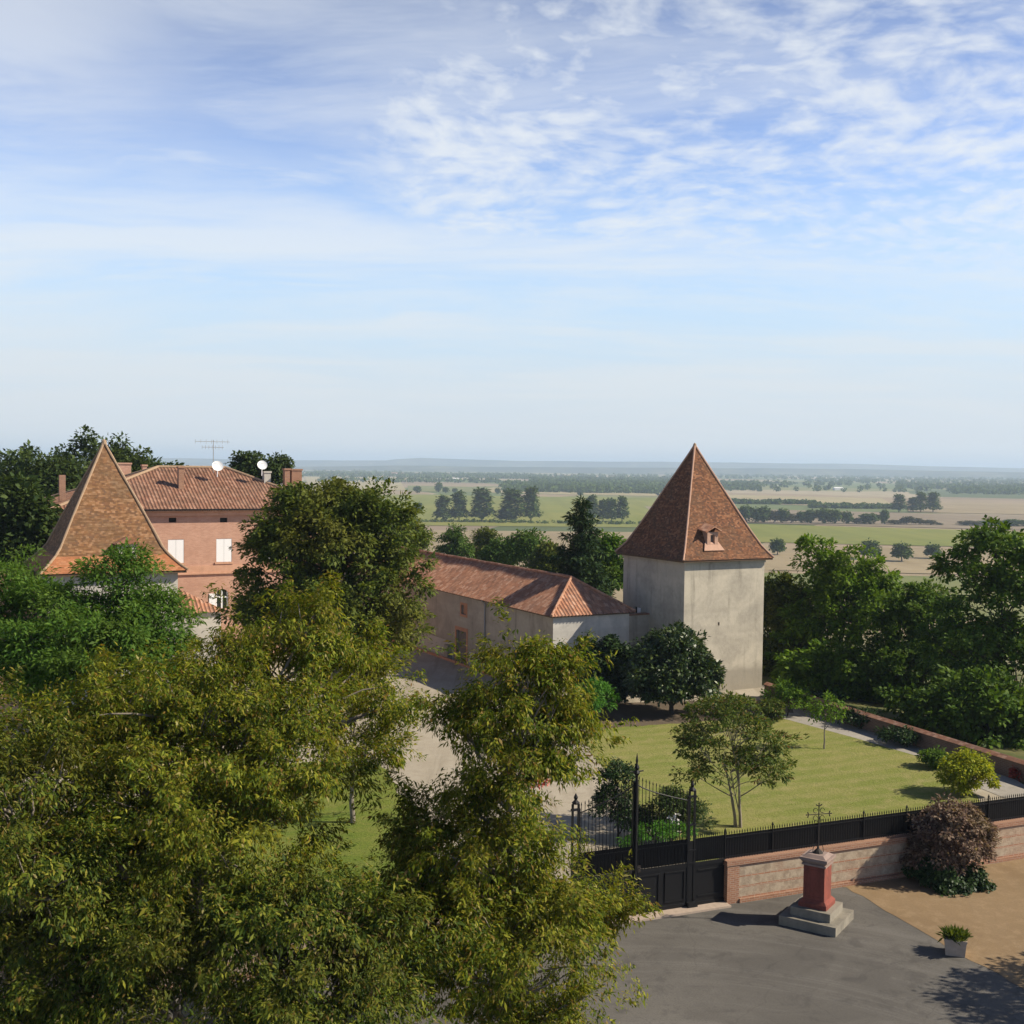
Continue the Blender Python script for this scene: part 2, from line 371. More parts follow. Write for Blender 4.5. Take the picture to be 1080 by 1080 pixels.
M['lf_myrtle'] = m_leaf('myrtle_leaf', [(0, (0.045, 0.08, 0.012)), (0.6, (0.085, 0.125, 0.018)), (0.9, (0.16, 0.175, 0.03)), (1, (0.22, 0.11, 0.05))], None, 0, 0.32, 0.6, 0.15)
M['lf_yellow'] = m_leaf('golden_leaf', [(0, (0.15, 0.21, 0.010)), (0.6, (0.28, 0.31, 0.015)), (1, (0.40, 0.38, 0.025))], None, 0, 0.35, 0.6, 0.15)
M['lf_smoke'] = m_leaf('purple_leaf', [(0, (0.09, 0.05, 0.042)), (0.6, (0.19, 0.125, 0.09)), (1, (0.33, 0.25, 0.18))], (0.14, 0.12, 0.06), 0.35, 0.25, 0.7, 0.1, pscale=0.9)
M['lf_bright'] = m_leaf('bright_hedge_leaf', [(0, (0.035, 0.12, 0.012)), (0.6, (0.07, 0.20, 0.018)), (1, (0.12, 0.26, 0.03))], None, 0, 0.3, 0.6, 0.15)
M['lf_ivy'] = m_leaf('ivy_leaf', [(0, (0.012, 0.030, 0.008)), (0.7, (0.025, 0.055, 0.012)), (1, (0.05, 0.09, 0.02))], None, 0, 0.15, 0.5, 0.2)
M['lf_far'] = m_leaf('valley_tree_leaf', [(0, (0.040, 0.072, 0.014)), (0.6, (0.068, 0.11, 0.02)), (1, (0.10, 0.145, 0.028))], None, 0, 0.25, 0.8, 0.1)
M['lf_farbrown'] = m_leaf('valley_shrub_leaf', [(0, (0.06, 0.052, 0.028)), (0.6, (0.085, 0.078, 0.035)), (1, (0.11, 0.105, 0.04))], None, 0, 0.25, 0.8, 0.1)
M['lf_farlight'] = m_leaf('valley_light_leaf', [(0, (0.04, 0.085, 0.014)), (0.6, (0.07, 0.13, 0.02)), (1, (0.11, 0.17, 0.03))], None, 0, 0.28, 0.7, 0.1)
M['petal'] = m_plain('white_petal', (0.75, 0.72, 0.68), 0.7, 0.1)
M['petal_red'] = m_plain('red_petal', (0.35, 0.05, 0.03), 0.7, 0.3)

def m_ground_grass(name, c1, c2, c3, scale=1.0):
    m, t = new_mat(name); p = pos(t)
    a = t.noise(p, 0.16 * scale, 6, 0.65, 0.6); b = t.noise(p, 1.1 * scale, 6, 0.72, 0.4); f = t.noise(p, 7 * scale, 5, 0.75); g = t.noise(p, 26 * scale, 2, 0.6)
    sx = t.add('ShaderNodeSeparateXYZ', {0: t.mapv(p, (1, 1, 1), (0, 0, 0), (0, 0, R(-24)))}).outputs[1]
    mow = t.math('SINE', t.math('ADD', t.math('MULTIPLY', sx, 4.2), t.math('MULTIPLY', b, 3.0)))
    c = t.mix(t.smooth(a, 0.35, 0.65), c1, c2)
    c = t.mix(t.math('MULTIPLY', t.smooth(mow, -0.3, 0.8), 0.3), c, c3)
    c = t.mix(t.math('MULTIPLY', t.smooth(b, 0.48, 0.66), 0.6), c, c3)
    c = t.mix(t.math('MULTIPLY', t.smooth(f, 0.46, 0.66), 0.55), c, tuple(x * 0.5 for x in c1))
    c = t.mix(t.math('MULTIPLY', t.smooth(g, 0.5, 0.7), 0.35), c, tuple(x * 1.35 for x in c2))
    finish(t, c, 0.95, f, 0.8, 0.08, 0.1); return m
M['lawn'] = m_ground_grass('lawn_grass', (0.165, 0.195, 0.042), (0.225, 0.225, 0.065), (0.31, 0.265, 0.115))
M['lawn_green'] = m_ground_grass('green_grass', (0.10, 0.15, 0.022), (0.15, 0.18, 0.032), (0.20, 0.195, 0.055))
def m_grit(name, c1, c2, c3, scale=1.0, bump=0.4, tracks=0.0):
    m, t = new_mat(name); p = pos(t)
    a = t.noise(p, 0.25 * scale, 6, 0.65, 0.5); b = t.noise(p, 1.8 * scale, 6, 0.7, 0.3); f = t.noise(p, 12 * scale, 5, 0.75)
    c = t.mix(t.smooth(a, 0.35, 0.68), c1, c2)
    if tracks:
        tr = t.noise(t.mapv(p, (1.1, 0.06, 1), (0, 0, 0), (0, 0, R(-20))), 1.0, 4, 0.6, 0.4)
        c = t.mix(t.math('MULTIPLY', t.smooth(tr, 0.48, 0.62), tracks), c, tuple(x * 0.78 for x in c3))
    c = t.mix(t.math('MULTIPLY', t.smooth(b, 0.45, 0.68), 0.55), c, c3)
    c = t.mix(t.math('MULTIPLY', t.smooth(f, 0.46, 0.68), 0.45), c, tuple(x * 0.6 for x in c1))
    finish(t, c, 0.92, f, bump, 0.03, 0.2); return m
M['gravel'] = m_grit('pale_gravel', (0.34, 0.295, 0.225), (0.40, 0.355, 0.28), (0.28, 0.24, 0.18), tracks=0.5)
M['path'] = m_grit('path_gravel', (0.30, 0.275, 0.235), (0.36, 0.33, 0.285), (0.22, 0.20, 0.165))
M['sand'] = m_grit('sandy_ground', (0.24, 0.165, 0.09), (0.20, 0.135, 0.072), (0.30, 0.215, 0.125), tracks=0.3)
M['soil'] = m_grit('garden_soil', (0.10, 0.075, 0.05), (0.13, 0.10, 0.07), (0.08, 0.06, 0.04))
def m_asphalt():
    m, t = new_mat('asphalt'); p = pos(t)
    a = t.noise(p, 0.16, 6, 0.68, 0.8); f = t.noise(p, 16, 5, 0.75); b = t.noise(p, 0.9, 6, 0.7, 0.4)
    ctr = G(760, 1250)
    rad = t.add('ShaderNodeVectorMath', {0: p, 1: tuple(ctr)}, operation='DISTANCE').outputs['Value']
    arc = t.noise(t.add('ShaderNodeCombineXYZ', {0: t.math('MULTIPLY', rad, 1.5), 1: t.math('MULTIPLY', a, 1.2), 2: 0.0}).outputs[0], 1.0, 5, 0.65)
    c = t.mix(t.smooth(a, 0.35, 0.68), (0.095, 0.088, 0.078), (0.135, 0.125, 0.110))
    c = t.mix(t.math('MULTIPLY', t.smooth(arc, 0.48, 0.66), 0.5), c, (0.16, 0.15, 0.135))
    c = t.mix(t.math('MULTIPLY', t.smooth(b, 0.50, 0.66), 0.5), c, (0.060, 0.056, 0.052))
    cr_ = t.add('ShaderNodeTexVoronoi', {'Vector': t.add('ShaderNodeVectorMath', {0: p, 1: t.add('ShaderNodeTexNoise', {'Vector': p, 'Scale': 0.8, 'Detail': 4.0}).outputs['Color']}, operation='ADD').outputs[0], 'Scale': 0.22}, feature='DISTANCE_TO_EDGE').outputs['Distance']
    c = t.mix(t.math('MULTIPLY', t.smooth(cr_, 0.009, 0.002), 0.16), c, (0.035, 0.033, 0.03))
    c = t.mix(t.math('MULTIPLY', t.smooth(f, 0.45, 0.68), 0.4), c, (0.05, 0.047, 0.043))
    finish(t, c, 0.9, f, 0.3, 0.01, 0.2); return m
M['asphalt'] = m_asphalt()
def m_field(name, c1, c2, rot=0.0, row=18.0, amt=0.35):
    m, t = new_mat(name); p = pos(t)
    a = t.noise(p, 0.006, 5, 0.6, 0.4)
    st = t.noise(t.mapv(p, (1 / row, 0.002, 0), (0, 0, 0), (0, 0, R(rot))), 1.0, 3, 0.6)
    b = t.noise(p, 0.05, 5, 0.7)
    c = t.mix(t.smooth(a, 0.35, 0.65), c1, c2)
    c = t.mix(t.math('MULTIPLY', t.smooth(st, 0.42, 0.62), amt), c, tuple(x * 0.75 for x in c1))
    c = t.mix(t.math('MULTIPLY', t.smooth(b, 0.45, 0.7), 0.3), c, tuple(x * 1.2 for x in c2))
    finish(t, c, 0.95, spec=0.1); return m
M['f_green'] = m_field('green_crop', (0.165, 0.185, 0.040), (0.205, 0.205, 0.05), 10)
M['f_green2'] = m_field('meadow_crop', (0.15, 0.17, 0.06), (0.19, 0.19, 0.075), -15)
M['f_tan'] = m_field('stubble', (0.265, 0.21, 0.125), (0.32, 0.255, 0.155), 60)
M['f_straw'] = m_field('straw_field', (0.31, 0.26, 0.145), (0.36, 0.305, 0.17), -30)
M['f_plough'] = m_field('ploughed_field', (0.215, 0.17, 0.115), (0.255, 0.205, 0.14), 75)

def m_valley():
    m, t = new_mat('valley_ground'); p = pos(t)
    wv = t.add('ShaderNodeTexNoise', {'Vector': p, 'Scale': 0.0015, 'Detail': 2.0}).outputs['Color']
    q = t.add('ShaderNodeVectorMath', {0: t.mapv(p, (1, 1, 0)), 1: t.add('ShaderNodeVectorMath', {0: wv, 'Scale': 160.0}, operation='SCALE').outputs[0]}, operation='ADD').outputs[0]
    vo = t.add('ShaderNodeTexVoronoi', {'Vector': t.mapv(q, (1 / 420, 1 / 560, 0), (0, 0, 0), (0, 0, R(23))), 'Scale': 1.0}, feature='F1', distance='CHEBYCHEV')
    s = t.add('ShaderNodeSeparateColor', {0: vo.outputs['Color']})
    c = t.ramp(s.outputs[0], [(0, (0.13, 0.16, 0.06)), (0.22, (0.30, 0.23, 0.15)), (0.42, (0.20, 0.20, 0.085)), (0.58, (0.35, 0.29, 0.19)), (0.75, (0.09, 0.115, 0.045)), (0.88, (0.25, 0.19, 0.13))], 'CONSTANT')
    n = t.noise(p, 0.02, 5, 0.65)
    c = t.mix(t.math('MULTIPLY', t.smooth(n, 0.45, 0.7), 0.35), c, (0.08, 0.10, 0.04))
    near = t.noise(p, 0.4, 6, 0.65)
    cn = t.mix(t.smooth(near, 0.35, 0.65), (0.07, 0.085, 0.03), (0.13, 0.125, 0.05))
    d = t.add('ShaderNodeVectorMath', {0: p}, operation='LENGTH').outputs['Value']
    c = t.mix(t.smooth(d, 200, 420), cn, c)
    finish(t, c, 0.95, spec=0.1); return m
M['valley'] = m_valley()
def m_hill():
    m, t = new_mat('hill_cover'); p = pos(t)
    n = t.noise(t.mapv(p, (1, 0.35, 0)), 0.0016, 6, 0.65, 0.5); b = t.noise(p, 0.006, 4, 0.6)
    c = t.mix(t.smooth(n, 0.42, 0.6), (0.03, 0.045, 0.02), (0.12, 0.12, 0.06))
    c = t.mix(t.math('MULTIPLY', t.smooth(b, 0.4, 0.6), 0.7), c, (0.025, 0.04, 0.02))
    finish(t, c, 0.95, spec=0.1); return m
M['hill'] = m_hill()

# ================================================================== TERRAIN
PLAIN = -40.0
def sstep(x, a, b):
    t = np.clip((x - a) / (b - a), 0, 1); return t * t * (3 - 2 * t)
def terrain_z(x, y):
    x = np.asarray(x, float); y = np.asarray(y, float)
    e1 = (x - 23.6) * U.x + (y - 74.2) * U.y - 1.5
    e2 = (x - 12.7) * V.x + (y - 88.7) * V.y - 12 - 75 * sstep(-x, 2, 36)
    d = np.maximum(e1, e2)
    return -0.06 + (PLAIN + 0.06) * (0.35 * sstep(d, 0, 70) + 0.65 * sstep(d, 20, 330))
def axis(lo, hi, fine_lo, fine_hi, step, grow=1.22):
    a = list(np.arange(fine_lo, fine_hi + step, step)); s = step
    while a[-1] < hi: s *= grow; a.append(a[-1] + s)
    s = step
    while a[0] > lo: s *= grow; a.insert(0, a[0] - s)
    return np.array(a)
gx = axis(-26000, 26000, -120, 140, 6); gy = axis(-300, 40000, 0, 330, 6)
XX, YY = np.meshgrid(gx, gy); ZZ = terrain_z(XX, YY)
tb = MB(); nx, ny = len(gx), len(gy)
tb.v = list(zip(XX.ravel().tolist(), YY.ravel().tolist(), ZZ.ravel().tolist()))
for j in range(ny - 1):
    for i in range(nx - 1):
        a = j * nx + i; tb.f.append((a, a + 1, a + nx + 1, a + nx))
tb.uv = [(0, 0)] * (4 * len(tb.f)); tb.m = [0] * len(tb.f)
tag(build('ground', tb, M['valley'], smooth=True), kind='structure')

# far hills: two ranges with real depth
def hills(name, px_h, dist, depth, seed):
    rng = np.random.default_rng(seed)
    b = MB(); cols = np.linspace(-700, 1700, 121); rows = [(-0.5, 0.0), (-0.3, 0.3), (-0.12, 0.75), (0.0, 1.0), (0.2, 0.9), (0.6, 0.5), (1.0, 0.0)]
    xs = [p for p, _ in px_h]; hs = [h for _, h in px_h]
    jit = np.convolve(rng.normal(0, 1, 125), [0.25, 0.5, 0.7, 0.5, 0.25], 'same')[2:123]
    for j, (dy, k) in enumerate(rows):
        for i, px in enumerate(cols):
            Y = dist + dy * depth
            X = (px - 540) / FOC * dist + rng.normal(0, 40)
            top = CAM_Z + (np.interp(px, xs, hs) + 0.35 * jit[i]) * dist / FOC
            b.v.append((X, Y, PLAIN - 3 + (top - PLAIN + 3) * k))
    n = len(cols)
    for j in range(len(rows) - 1):
        for i in range(n - 1):
            a = j * n + i; b.f.append((a, a + 1, a + n + 1, a + n)); b.uv += [(0, 0)] * 4; b.m.append(0)
    return tag(build(name, b, M['hill'], smooth=True), kind='structure')
hills('hills', [(-700, 2), (0, 2.5), (300, 1.5), (400, 3.2), (440, 6.2), (500, 5.2), (560, 4.4), (700, 5.0), (800, 5.2), (950, 4.4), (1080, 3.2), (1700, 1)], 14000, 3000, 3)
hills('hills', [(-700, -6), (300, -5), (450, -3), (560, -2.5), (700, -1.2), (760, -0.5), (900, 0.3), (1000, -0.6), (1080, -1.5), (1700, -4)], 9500, 2200, 5)

def ragged(pts, amp, step=0.5, seed=1):
    r = random.Random(seed); out = []
    for a, c in zip(pts, list(pts[1:]) + [pts[0]]):
        a, c = Vector((a[0], a[1], 0)), Vector((c[0], c[1], 0)); k = min(60, max(1, int((c - a).length / step)))
        nn = Vector((-(c - a).y, (c - a).x, 0)).normalized()
        for q in range(k): out.append(a + (c - a) * q / k + nn * (r.uniform(-amp, amp) if q else 0))
    return out
def sheet(name, pts, mat, z, rag=0.0):
    if rag: pts = ragged(pts, rag)
    b = MB(); b.face([Vector((p[0], p[1], z)) for p in pts])
    o = build(name, b, mat); return tag(o, kind='structure')
def field(pxs, mat, lift):
    pts = [G(a, c, PLAIN + lift) for a, c in pxs]
    b = MB(); b.face(pts); return tag(build('field', b, mat), kind='structure')
field([(330, 558), (760, 562), (860, 640), (250, 640)], M['f_tan'], 0.3)
field([(360, 521), (760, 526), (770, 557), (330, 553)], M['f_green'], 0.4)
field([(770, 552), (1060, 560), (1250, 566), (1260, 583), (1040, 577), (770, 571)], M['f_green'], 0.4)
field([(700, 574), (1040, 579), (1260, 585), (1300, 612), (760, 600)], M['f_tan'], 0.35)
field([(700, 602), (1300, 614), (1400, 690), (760, 690)], M['f_green2'], 0.35)
field([(680, 534), (960, 541), (1300, 548), (1300, 563), (1060, 558.5), (700, 549)], M['f_plough'], 0.5)
field([(690, 520), (930, 525.5), (950, 537), (700, 527)], M['f_straw'], 0.6)
field([(945, 529), (1200, 534), (1200, 545), (960, 540)], M['f_tan'], 0.6)
field([(520, 514), (690, 518), (700, 523.5), (500, 519)], M['f_straw'], 0.6)
field([(320, 502.5), (420, 504), (428, 517), (330, 519)], M['f_straw'], 0.6)
field([(430, 512), (520, 514), (500, 519), (430, 518)], M['f_green2'], 0.55)

# haze: one closed box of even air round everything
hb = MB(); hb.box((-30000, -350, -41.0), (60000, 0, 0), (0, 45000, 0), (0, 0, 200))
hm, ht = new_mat('haze_air')
pv = ht.add('ShaderNodeVolumePrincipled', {'Color': (0.64, 0.80, 1.0, 1), 'Density': 0.000105, 'Anisotropy': 0.1})
ht.add('ShaderNodeOutputMaterial', {'Volume': pv.outputs[0]})
hz = build('haze', hb, hm); tag(hz, kind='stuff')

# ------------------------------------------------------------------ grounds of the estate and square
W = Vector((math.cos(R(23)), math.sin(R(23)), 0)); WN = Vector((-W.y, W.x, 0))     # railing line and its inward normal
A0 = G(766, 953.6)
def onW(s, n=0.0, z=0.0): return A0 + W * s + WN * n + Z * z
sheet('courtyard', [onW(-60, 0.1), onW(21, 0.1), Vector((27.8, 64, 0)), Vector((19, 95, 0)), Vector((-10, 128, 0)), Vector((-75, 128, 0))], M['gravel'], 0.0)
def poly(name, pxs, mat, z): return sheet(name, [G(a, c) for a, c in pxs], mat, z)
lawnR = [G(a, c) for a, c in [(612, 778), (640, 768), (700, 764), (800, 757), (830, 758), (900, 777), (996, 806), (1010, 822), (1030, 838)]]
lawnR += [onW(14.5, 0.6), onW(0.5, 0.6), G(690, 872), G(655, 835), G(628, 800)]
sheet('lawn', lawnR, M['lawn'], 0.012, 0.12)
poly('garden_bed', [(612, 766), (640, 742), (700, 740), (800, 738), (836, 748), (838, 756), (800, 756), (790, 758), (700, 765), (640, 769)], M['soil'], 0.008)
poly('garden_path', [(795, 752), (835, 752), (905, 771), (1000, 800), (1070, 822), (1100, 840), (1060, 842), (1010, 822), (996, 806), (900, 778), (830, 759)], M['path'], 0.016)
lawnL = [G(a, c) for a, c in [(300, 806), (385, 800), (408, 812), (430, 852), (455, 900), (500, 950)]] + [onW(-13, 0.6), onW(-50, 0.6)] + [G(100, 850)]
sheet('lawn', lawnL, M['lawn_green'], 0.012, 0.15)
sq = [onW(-60, -0.02), onW(60, -0.02), Vector((60, -120, 0)), Vector((-60, -120, 0))]
sheet('square', sq, M['asphalt'], -0.004)
b = MB()
edge = [G(a, c) for a, c in [(893, 936), (925, 955), (965, 978), (1000, 1000), (1040, 1020), (1090, 1050), (1200, 1120)]]
sd_ = [onW(5.4, -0.05)] + edge + [Vector((60, 30, 0)), onW(55, -0.05)]
sheet('sandy_ground', sd_, M['sand'], 0.004, 0.09)
b = MB(); b.box(onW(-8.2, -0.35, -0.02), W * 8.2, WN * 0.7, Z * 0.09)
tag(build('threshold', b, M['concrete']), kind='structure')


# ================================================================== BUILDINGS
def wall_face(mb, o, u, width, z0, z1, holes=(), depth=0.22, nrm=None, m=0, soffit=None):
    """one wall plane with real openings (s0,s1,za,zb) and their reveals; o is its left end seen from outside"""
    u = Vector(u); o = Vector((o[0], o[1], 0)); inw = Vector((-u.y, u.x, 0))
    ss = sorted({0.0, width, *[h[0] for h in holes], *[h[1] for h in holes]})
    zs = sorted({z0, z1, *[h[2] for h in holes], *[h[3] for h in holes]})
    P = lambda s, z, d=0.0: o + u * s + Z * z + inw * d
    for a, b_ in zip(ss, ss[1:]):
        for c, d in zip(zs, zs[1:]):
            cs, cz = (a + b_) / 2, (c + d) / 2
            if any(h[0] < cs < h[1] and h[2] < cz < h[3] for h in holes): continue
            mb.face([P(a, c), P(b_, c), P(b_, d), P(a, d)], [(a, c), (b_, c), (b_, d), (a, d)], m)
    for a, b_, c, d in holes:
        mb.face([P(a, c), P(a, c, depth), P(a, d, depth), P(a, d)], m=m)
        mb.face([P(b_, c), P(b_, d), P(b_, d, depth), P(b_, c, depth)], m=m)
        mb.face([P(a, d), P(a, d, depth), P(b_, d, depth), P(b_, d)], m=m)
        mb.face([P(a, c), P(b_, c), P(b_, c, depth), P(a, c, depth)], m=m)
def panel(o, u, s0, s1, z0, z1, d0, d1):
    """a slab lying d0..d1 inside the wall plane"""
    b = MB(); u = Vector(u); inw = Vector((-u.y, u.x, 0)); o = Vector((o[0], o[1], 0))
    b.box(o + u * s0 + inw * d0 + Z * z0, u * (s1 - s0), inw * (d1 - d0), Z * (z1 - z0)); return b
def sz(px, py, o, u):
    """picture point on the wall plane through o along u -> (s, z)"""
    inw = Vector((-u.y, u.x, 0)); p = onplane(px, py, (o[0], o[1], 0), inw)
    return (p - Vector((o[0], o[1], 0))).dot(u), p.z

def pyramid(mb, c0, su, sv, apex_z, z0, prof, lo=0.0, hi=1.0, thick=0.0):
    """four concave slopes; c0 = front eave corner; prof = (radius share, height share)"""
    ctr = c0 + U * su / 2 + V * sv / 2
    cs = [(-1, -1), (1, -1), (1, 1), (-1, 1)]
    pr = [p for p in prof if lo - 1e-6 <= p[0] <= hi + 1e-6]
    P = lambda c, t, h: ctr + U * (c[0] * su / 2 * t) + V * (c[1] * sv / 2 * t) + Z * (z0 + h * (apex_z - z0))
    for k in range(4):
        a, b_ = cs[k], cs[(k + 1) % 4]; wd = su if k % 2 == 0 else sv
        vl = 0.0
        for (t0, h0), (t1, h1) in zip(pr, pr[1:]):
            p0, p1, p2, p3 = P(a, t0, h0), P(b_, t0, h0), P(b_, t1, h1), P(a, t1, h1)
            ln = (((p0 + p1) - (p2 + p3)) / 2).length; ox = k * 37.3
            uv = [(ox - wd / 2 * t0, vl), (ox + wd / 2 * t0, vl), (ox + wd / 2 * t1, vl + ln), (ox - wd / 2 * t1, vl + ln)]
            if t1 < 1e-6: mb.face([p0, p1, p2], [uv[0], uv[1], (ox, vl + ln)])
            else: mb.face([p0, p1, p2, p3], uv)
            vl += ln
    return ctr, P
def hip_tubes(mb, P, prof, r=0.11):
    rng = random.Random(3)
    for c in ((-1, -1), (1, -1), (1, 1), (-1, 1)):
        pts = []
        for (t0, h0), (t1, h1) in zip(prof, prof[1:]):
            for k in range(5):
                f = k / 5; pts.append(P(c, t0 + (t1 - t0) * f, h0 + (h1 - h0) * f) + Z * 0.04)
        pts.append(P(c, prof[-1][0], prof[-1][1]) + Z * 0.1)
        mb.tube(pts, [r * rng.uniform(0.8, 1.15) for _ in pts], 7)

def corrugated(mb, o, u, upv, width, vmax, period=0.15, amp=0.042, lip=0.0, ox=0.0, steps=10):
    """a slope of canal tiles: o = left eave end, u along the eave, upv up the slope; vmax(s) = length at s (and vmin via lip)"""
    u = Vector(u).normalized(); upv = Vector(upv).normalized(); n = u.cross(upv)
    k = int(width / period) * 4; ds = width / k
    prev = None
    for i in range(k + 1):
        s = i * ds; h = amp * abs(math.sin(math.pi * s / period)) if (int(s / period) % 2 == 0) else -amp * 0.5 * abs(math.sin(math.pi * s / period))
        vm = max(vmax(s), 0.02)
        st = -lip if h > 0 else 0.0
        col = []
        for j in range(steps + 1):
            v = st + (vm - st) * j / steps
            sag = 0.02 * math.sin(s * 0.9 + ox) * math.sin(v * 1.3) 
            col.append((o + u * s + upv * v + n * (h + sag), (s + ox, v)))
        if prev:
            for j in range(steps):
                mb.face([prev[j][0], col[j][0], col[j + 1][0], prev[j + 1][0]], [prev[j][1], col[j][1], col[j + 1][1], prev[j + 1][1]])
        prev = col

# ---------------------------------------------------------------- right tower
def tower(name, label, c0, su, sv, zt, ov, apex_z, prof, tile, wallmat):
    t = thing(name, (c0 + U * su / 2 + V * sv / 2), label, 'tower')
    return t
tc = G(803.5, 725) - U * 7.55; tsu, tsv, tzt = 7.55, 8.2, 10.2
T = thing('tower', tc + U * tsu / 2 + V * tsv / 2, 'square rendered tower with a steep brown tiled pyramid roof beside the lawn', 'tower')
doorT = (*[sz(748, 0 + 690, tc, U)[0], sz(759.5, 690, tc, U)[0]], 0.0, 2.3)
holeT = sz(758, 658, tc, U)
mb = MB()
wall_face(mb, tc, U, tsu, -4, tzt, [doorT, (holeT[0] - 0.08, holeT[0] + 0.08, holeT[1] - 0.13, holeT[1] + 0.13)], 0.4)
wall_face(mb, tc + U * tsu, V, tsv, -4, tzt); wall_face(mb, tc + U * tsu + V * tsv, -U, tsu, -4, tzt)
shs = [sz(672, 660, tc + V * tsv, -V)[0]]
wall_face(mb, tc + V * tsv, -V, tsv, -4, tzt, [(shs[0] - 0.45, shs[0] + 0.45, 4.3, 5.9)], 0.25)
build('wall', mb, M['plaster_tower'], T)
build('door', panel(tc, U, doorT[0] + 0.003, doorT[1] - 0.003, 0, 2.29, 0.2, 0.3), M['wood_door'], T)
build('vent', panel(tc, U, holeT[0] - 0.078, holeT[0] + 0.078, holeT[1] - 0.128, holeT[1] + 0.128, 0.3, 0.4), M['dark'], T)
build('window', panel(tc + V * tsv, -V, shs[0] - 0.448, shs[0] + 0.448, 4.302, 5.898, 0.15, 0.2), M['glass'], T)
build('shutter', panel(tc + V * tsv, -V, shs[0] + 0.05, shs[0] + 0.45, 4.32, 5.88, -0.05, -0.003), M['white_paint'], T)
profR = [(1.0, 0.0), (0.93, 0.043), (0.85, 0.10), (0.7, 0.245), (0.55, 0.405), (0.3, 0.675), (0.0, 1.0)]
ov = 0.5; ec = tc - U * ov - V * ov
apR = at(729, 470, (tc + U * tsu / 2 + V * tsv / 2).y).z
mb = MB(); ctr, PR = pyramid(mb, ec + Z * 0, tsu + 2 * ov, tsv + 2 * ov, apR, 10.08, profR)
roofT = build('roof', mb, M['flat_tile'], T)
mb = MB(); hip_tubes(mb, PR, profR, 0.075); build('hip_ridge', mb, M['ridge'], roofT)
mb = MB(); mb.lathe(PR((0, 0), 0, 1), [(0.02, -0.2), (0.16, -0.1), (0.12, 0.12), (0.03, 0.22)], 10); build('finial', mb, M['ridge_pale'], roofT)
mb = MB()   # boxed eave
o = ec + U * 0.06 + V * 0.06
mb.box(o + Z * 9.93, U * (tsu + 2 * ov - 0.12), V * (tsv + 2 * ov - 0.12), Z * 0.13); build('eave', mb, M['wood_eave'], T)
mb = MB()
mb.box(tc - U * 0.07 - V * 0.07 + Z * 9.72, U * (tsu + 0.14), V * (tsv + 0.14), Z * 0.2); build('cornice', mb, M['plaster_tower'], T)
# dormer on the lit slope
ds, dz = sz(757.5, 573, ec, U)
D = MB(); dw = 1.0
do = ec + U * (ds - dw / 2)
def slope_pt(s, z):     # point on the front slope at height z
    hs = (z - 10.08) / (apR - 10.08); tt = np.interp(hs, [p[1] for p in profR], [p[0] for p in profR])
    return ec + U * s + V * ((tsv + 2 * ov) / 2 * (1 - tt)) + Z * z
zb = 11.0; zt_ = 12.1
f0 = slope_pt(ds, zb); inn = (f0 - ec).dot(V)
o = ec + U * (ds - dw / 2) + V * (inn - 0.05)
wall_face(D, o, U, dw, zb - 0.3, zt_, [(0.3, 0.7, zb + 0.2, zb + 0.9)], 0.3)
D.box(o + V * 0.31 + Z * (zb - 0.3), U * dw, V * 1.2, Z * (zt_ - zb + 0.3))
D.face([o + Z * (zb - 0.3), o + Z * zt_, o + V * 0.31 + Z * zt_, o + V * 0.31 + Z * (zb - 0.3)])
D.face([o + U * dw + Z * (zb - 0.3), o + U * dw + V * 0.31 + Z * (zb - 0.3), o + U * dw + V * 0.31 + Z * zt_, o + U * dw + Z * zt_])
dorm = build('dormer', D, M['ridge'], T)
build('window', panel(o, U, 0.302, 0.698, zb + 0.202, zb + 0.898, 0.2, 0.3), M['wood_door'], dorm)
D = MB()
for sgn in (0, 1):
    a = o + U * (dw / 2) - V * 0.25 + Z * (zt_ + 0.38); e = o + (U * -0.3 if sgn == 0 else U * (dw + 0.3)) - V * 0.25 + Z * (zt_ - 0.02)
    ext = V * 1.9 + Z * 0.35
    q = [a, e, e + ext, a + ext] if sgn == 0 else [e, a, a + ext, e + ext]
    D.prism([q[0], q[1], q[1] + Z * 0.08, q[0] + Z * 0.08], ext)
build('dormer_roof', D, M['canal_orange'], dorm)
D = MB()   # tiled apron at its foot
pa, pb = slope_pt(ds - 0.95, zb - 0.3), slope_pt(ds + 0.95, zb - 0.3); pc, pd = slope_pt(ds + 0.62, zb + 0.3), slope_pt(ds - 0.62, zb + 0.3)
D.prism([p - V * 0.03 for p in (pa, pb, pc, pd)], -V * 0.07 + Z * 0.05); build('apron', D, M['ridge'], dorm)

# ---------------------------------------------------------------- barn
bc = G(583.5, 648, 6.0); bc.z = 0; bw, bl, bze = 6.7, 46.0, 5.95
B = thing('barn', bc + U * bw / 2 + V * bl / 2, 'long low rendered barn with an orange canal tile hipped roof reaching the tower', 'barn')
bo = bc + V * bl                                    # left end of the long wall seen from outside
L = lambda px, py: sz(px, py, bo, -V)
dA = L(481.5, 668); dB = L(492, 668); wA = L(486.5, 647.5); wB = L(492, 639)
holes = [(dA[0], dB[0], 0.0, 2.75), (wA[0], wB[0], wA[1], wB[1])]
d2 = L(540, 700)[0]
holes.append((d2, d2 + 1.2, 0.9, 2.2))
mb = MB(); wall_face(mb, bo, -V, bl, -3, bze, holes, 0.35)
wall_face(mb, bc + U * bw, V, bl, -6, bze); wall_face(mb, bc + U * bw + V * bl, -U, bw, -6, bze)
bwall = build('wall', mb, M['plaster_barn'], B)
mb = MB(); wall_face(mb, bc, U, bw, -3, bze); build('end_wall', mb, M['plaster_white'], B)
tag(bwall)
dr = build('door', panel(bo, -V, dA[0] + 0.003, dB[0] - 0.003, 0, 2.74, 0.2, 0.28), M['wood_door'], B)
mb = MB(); n_ = U * -1
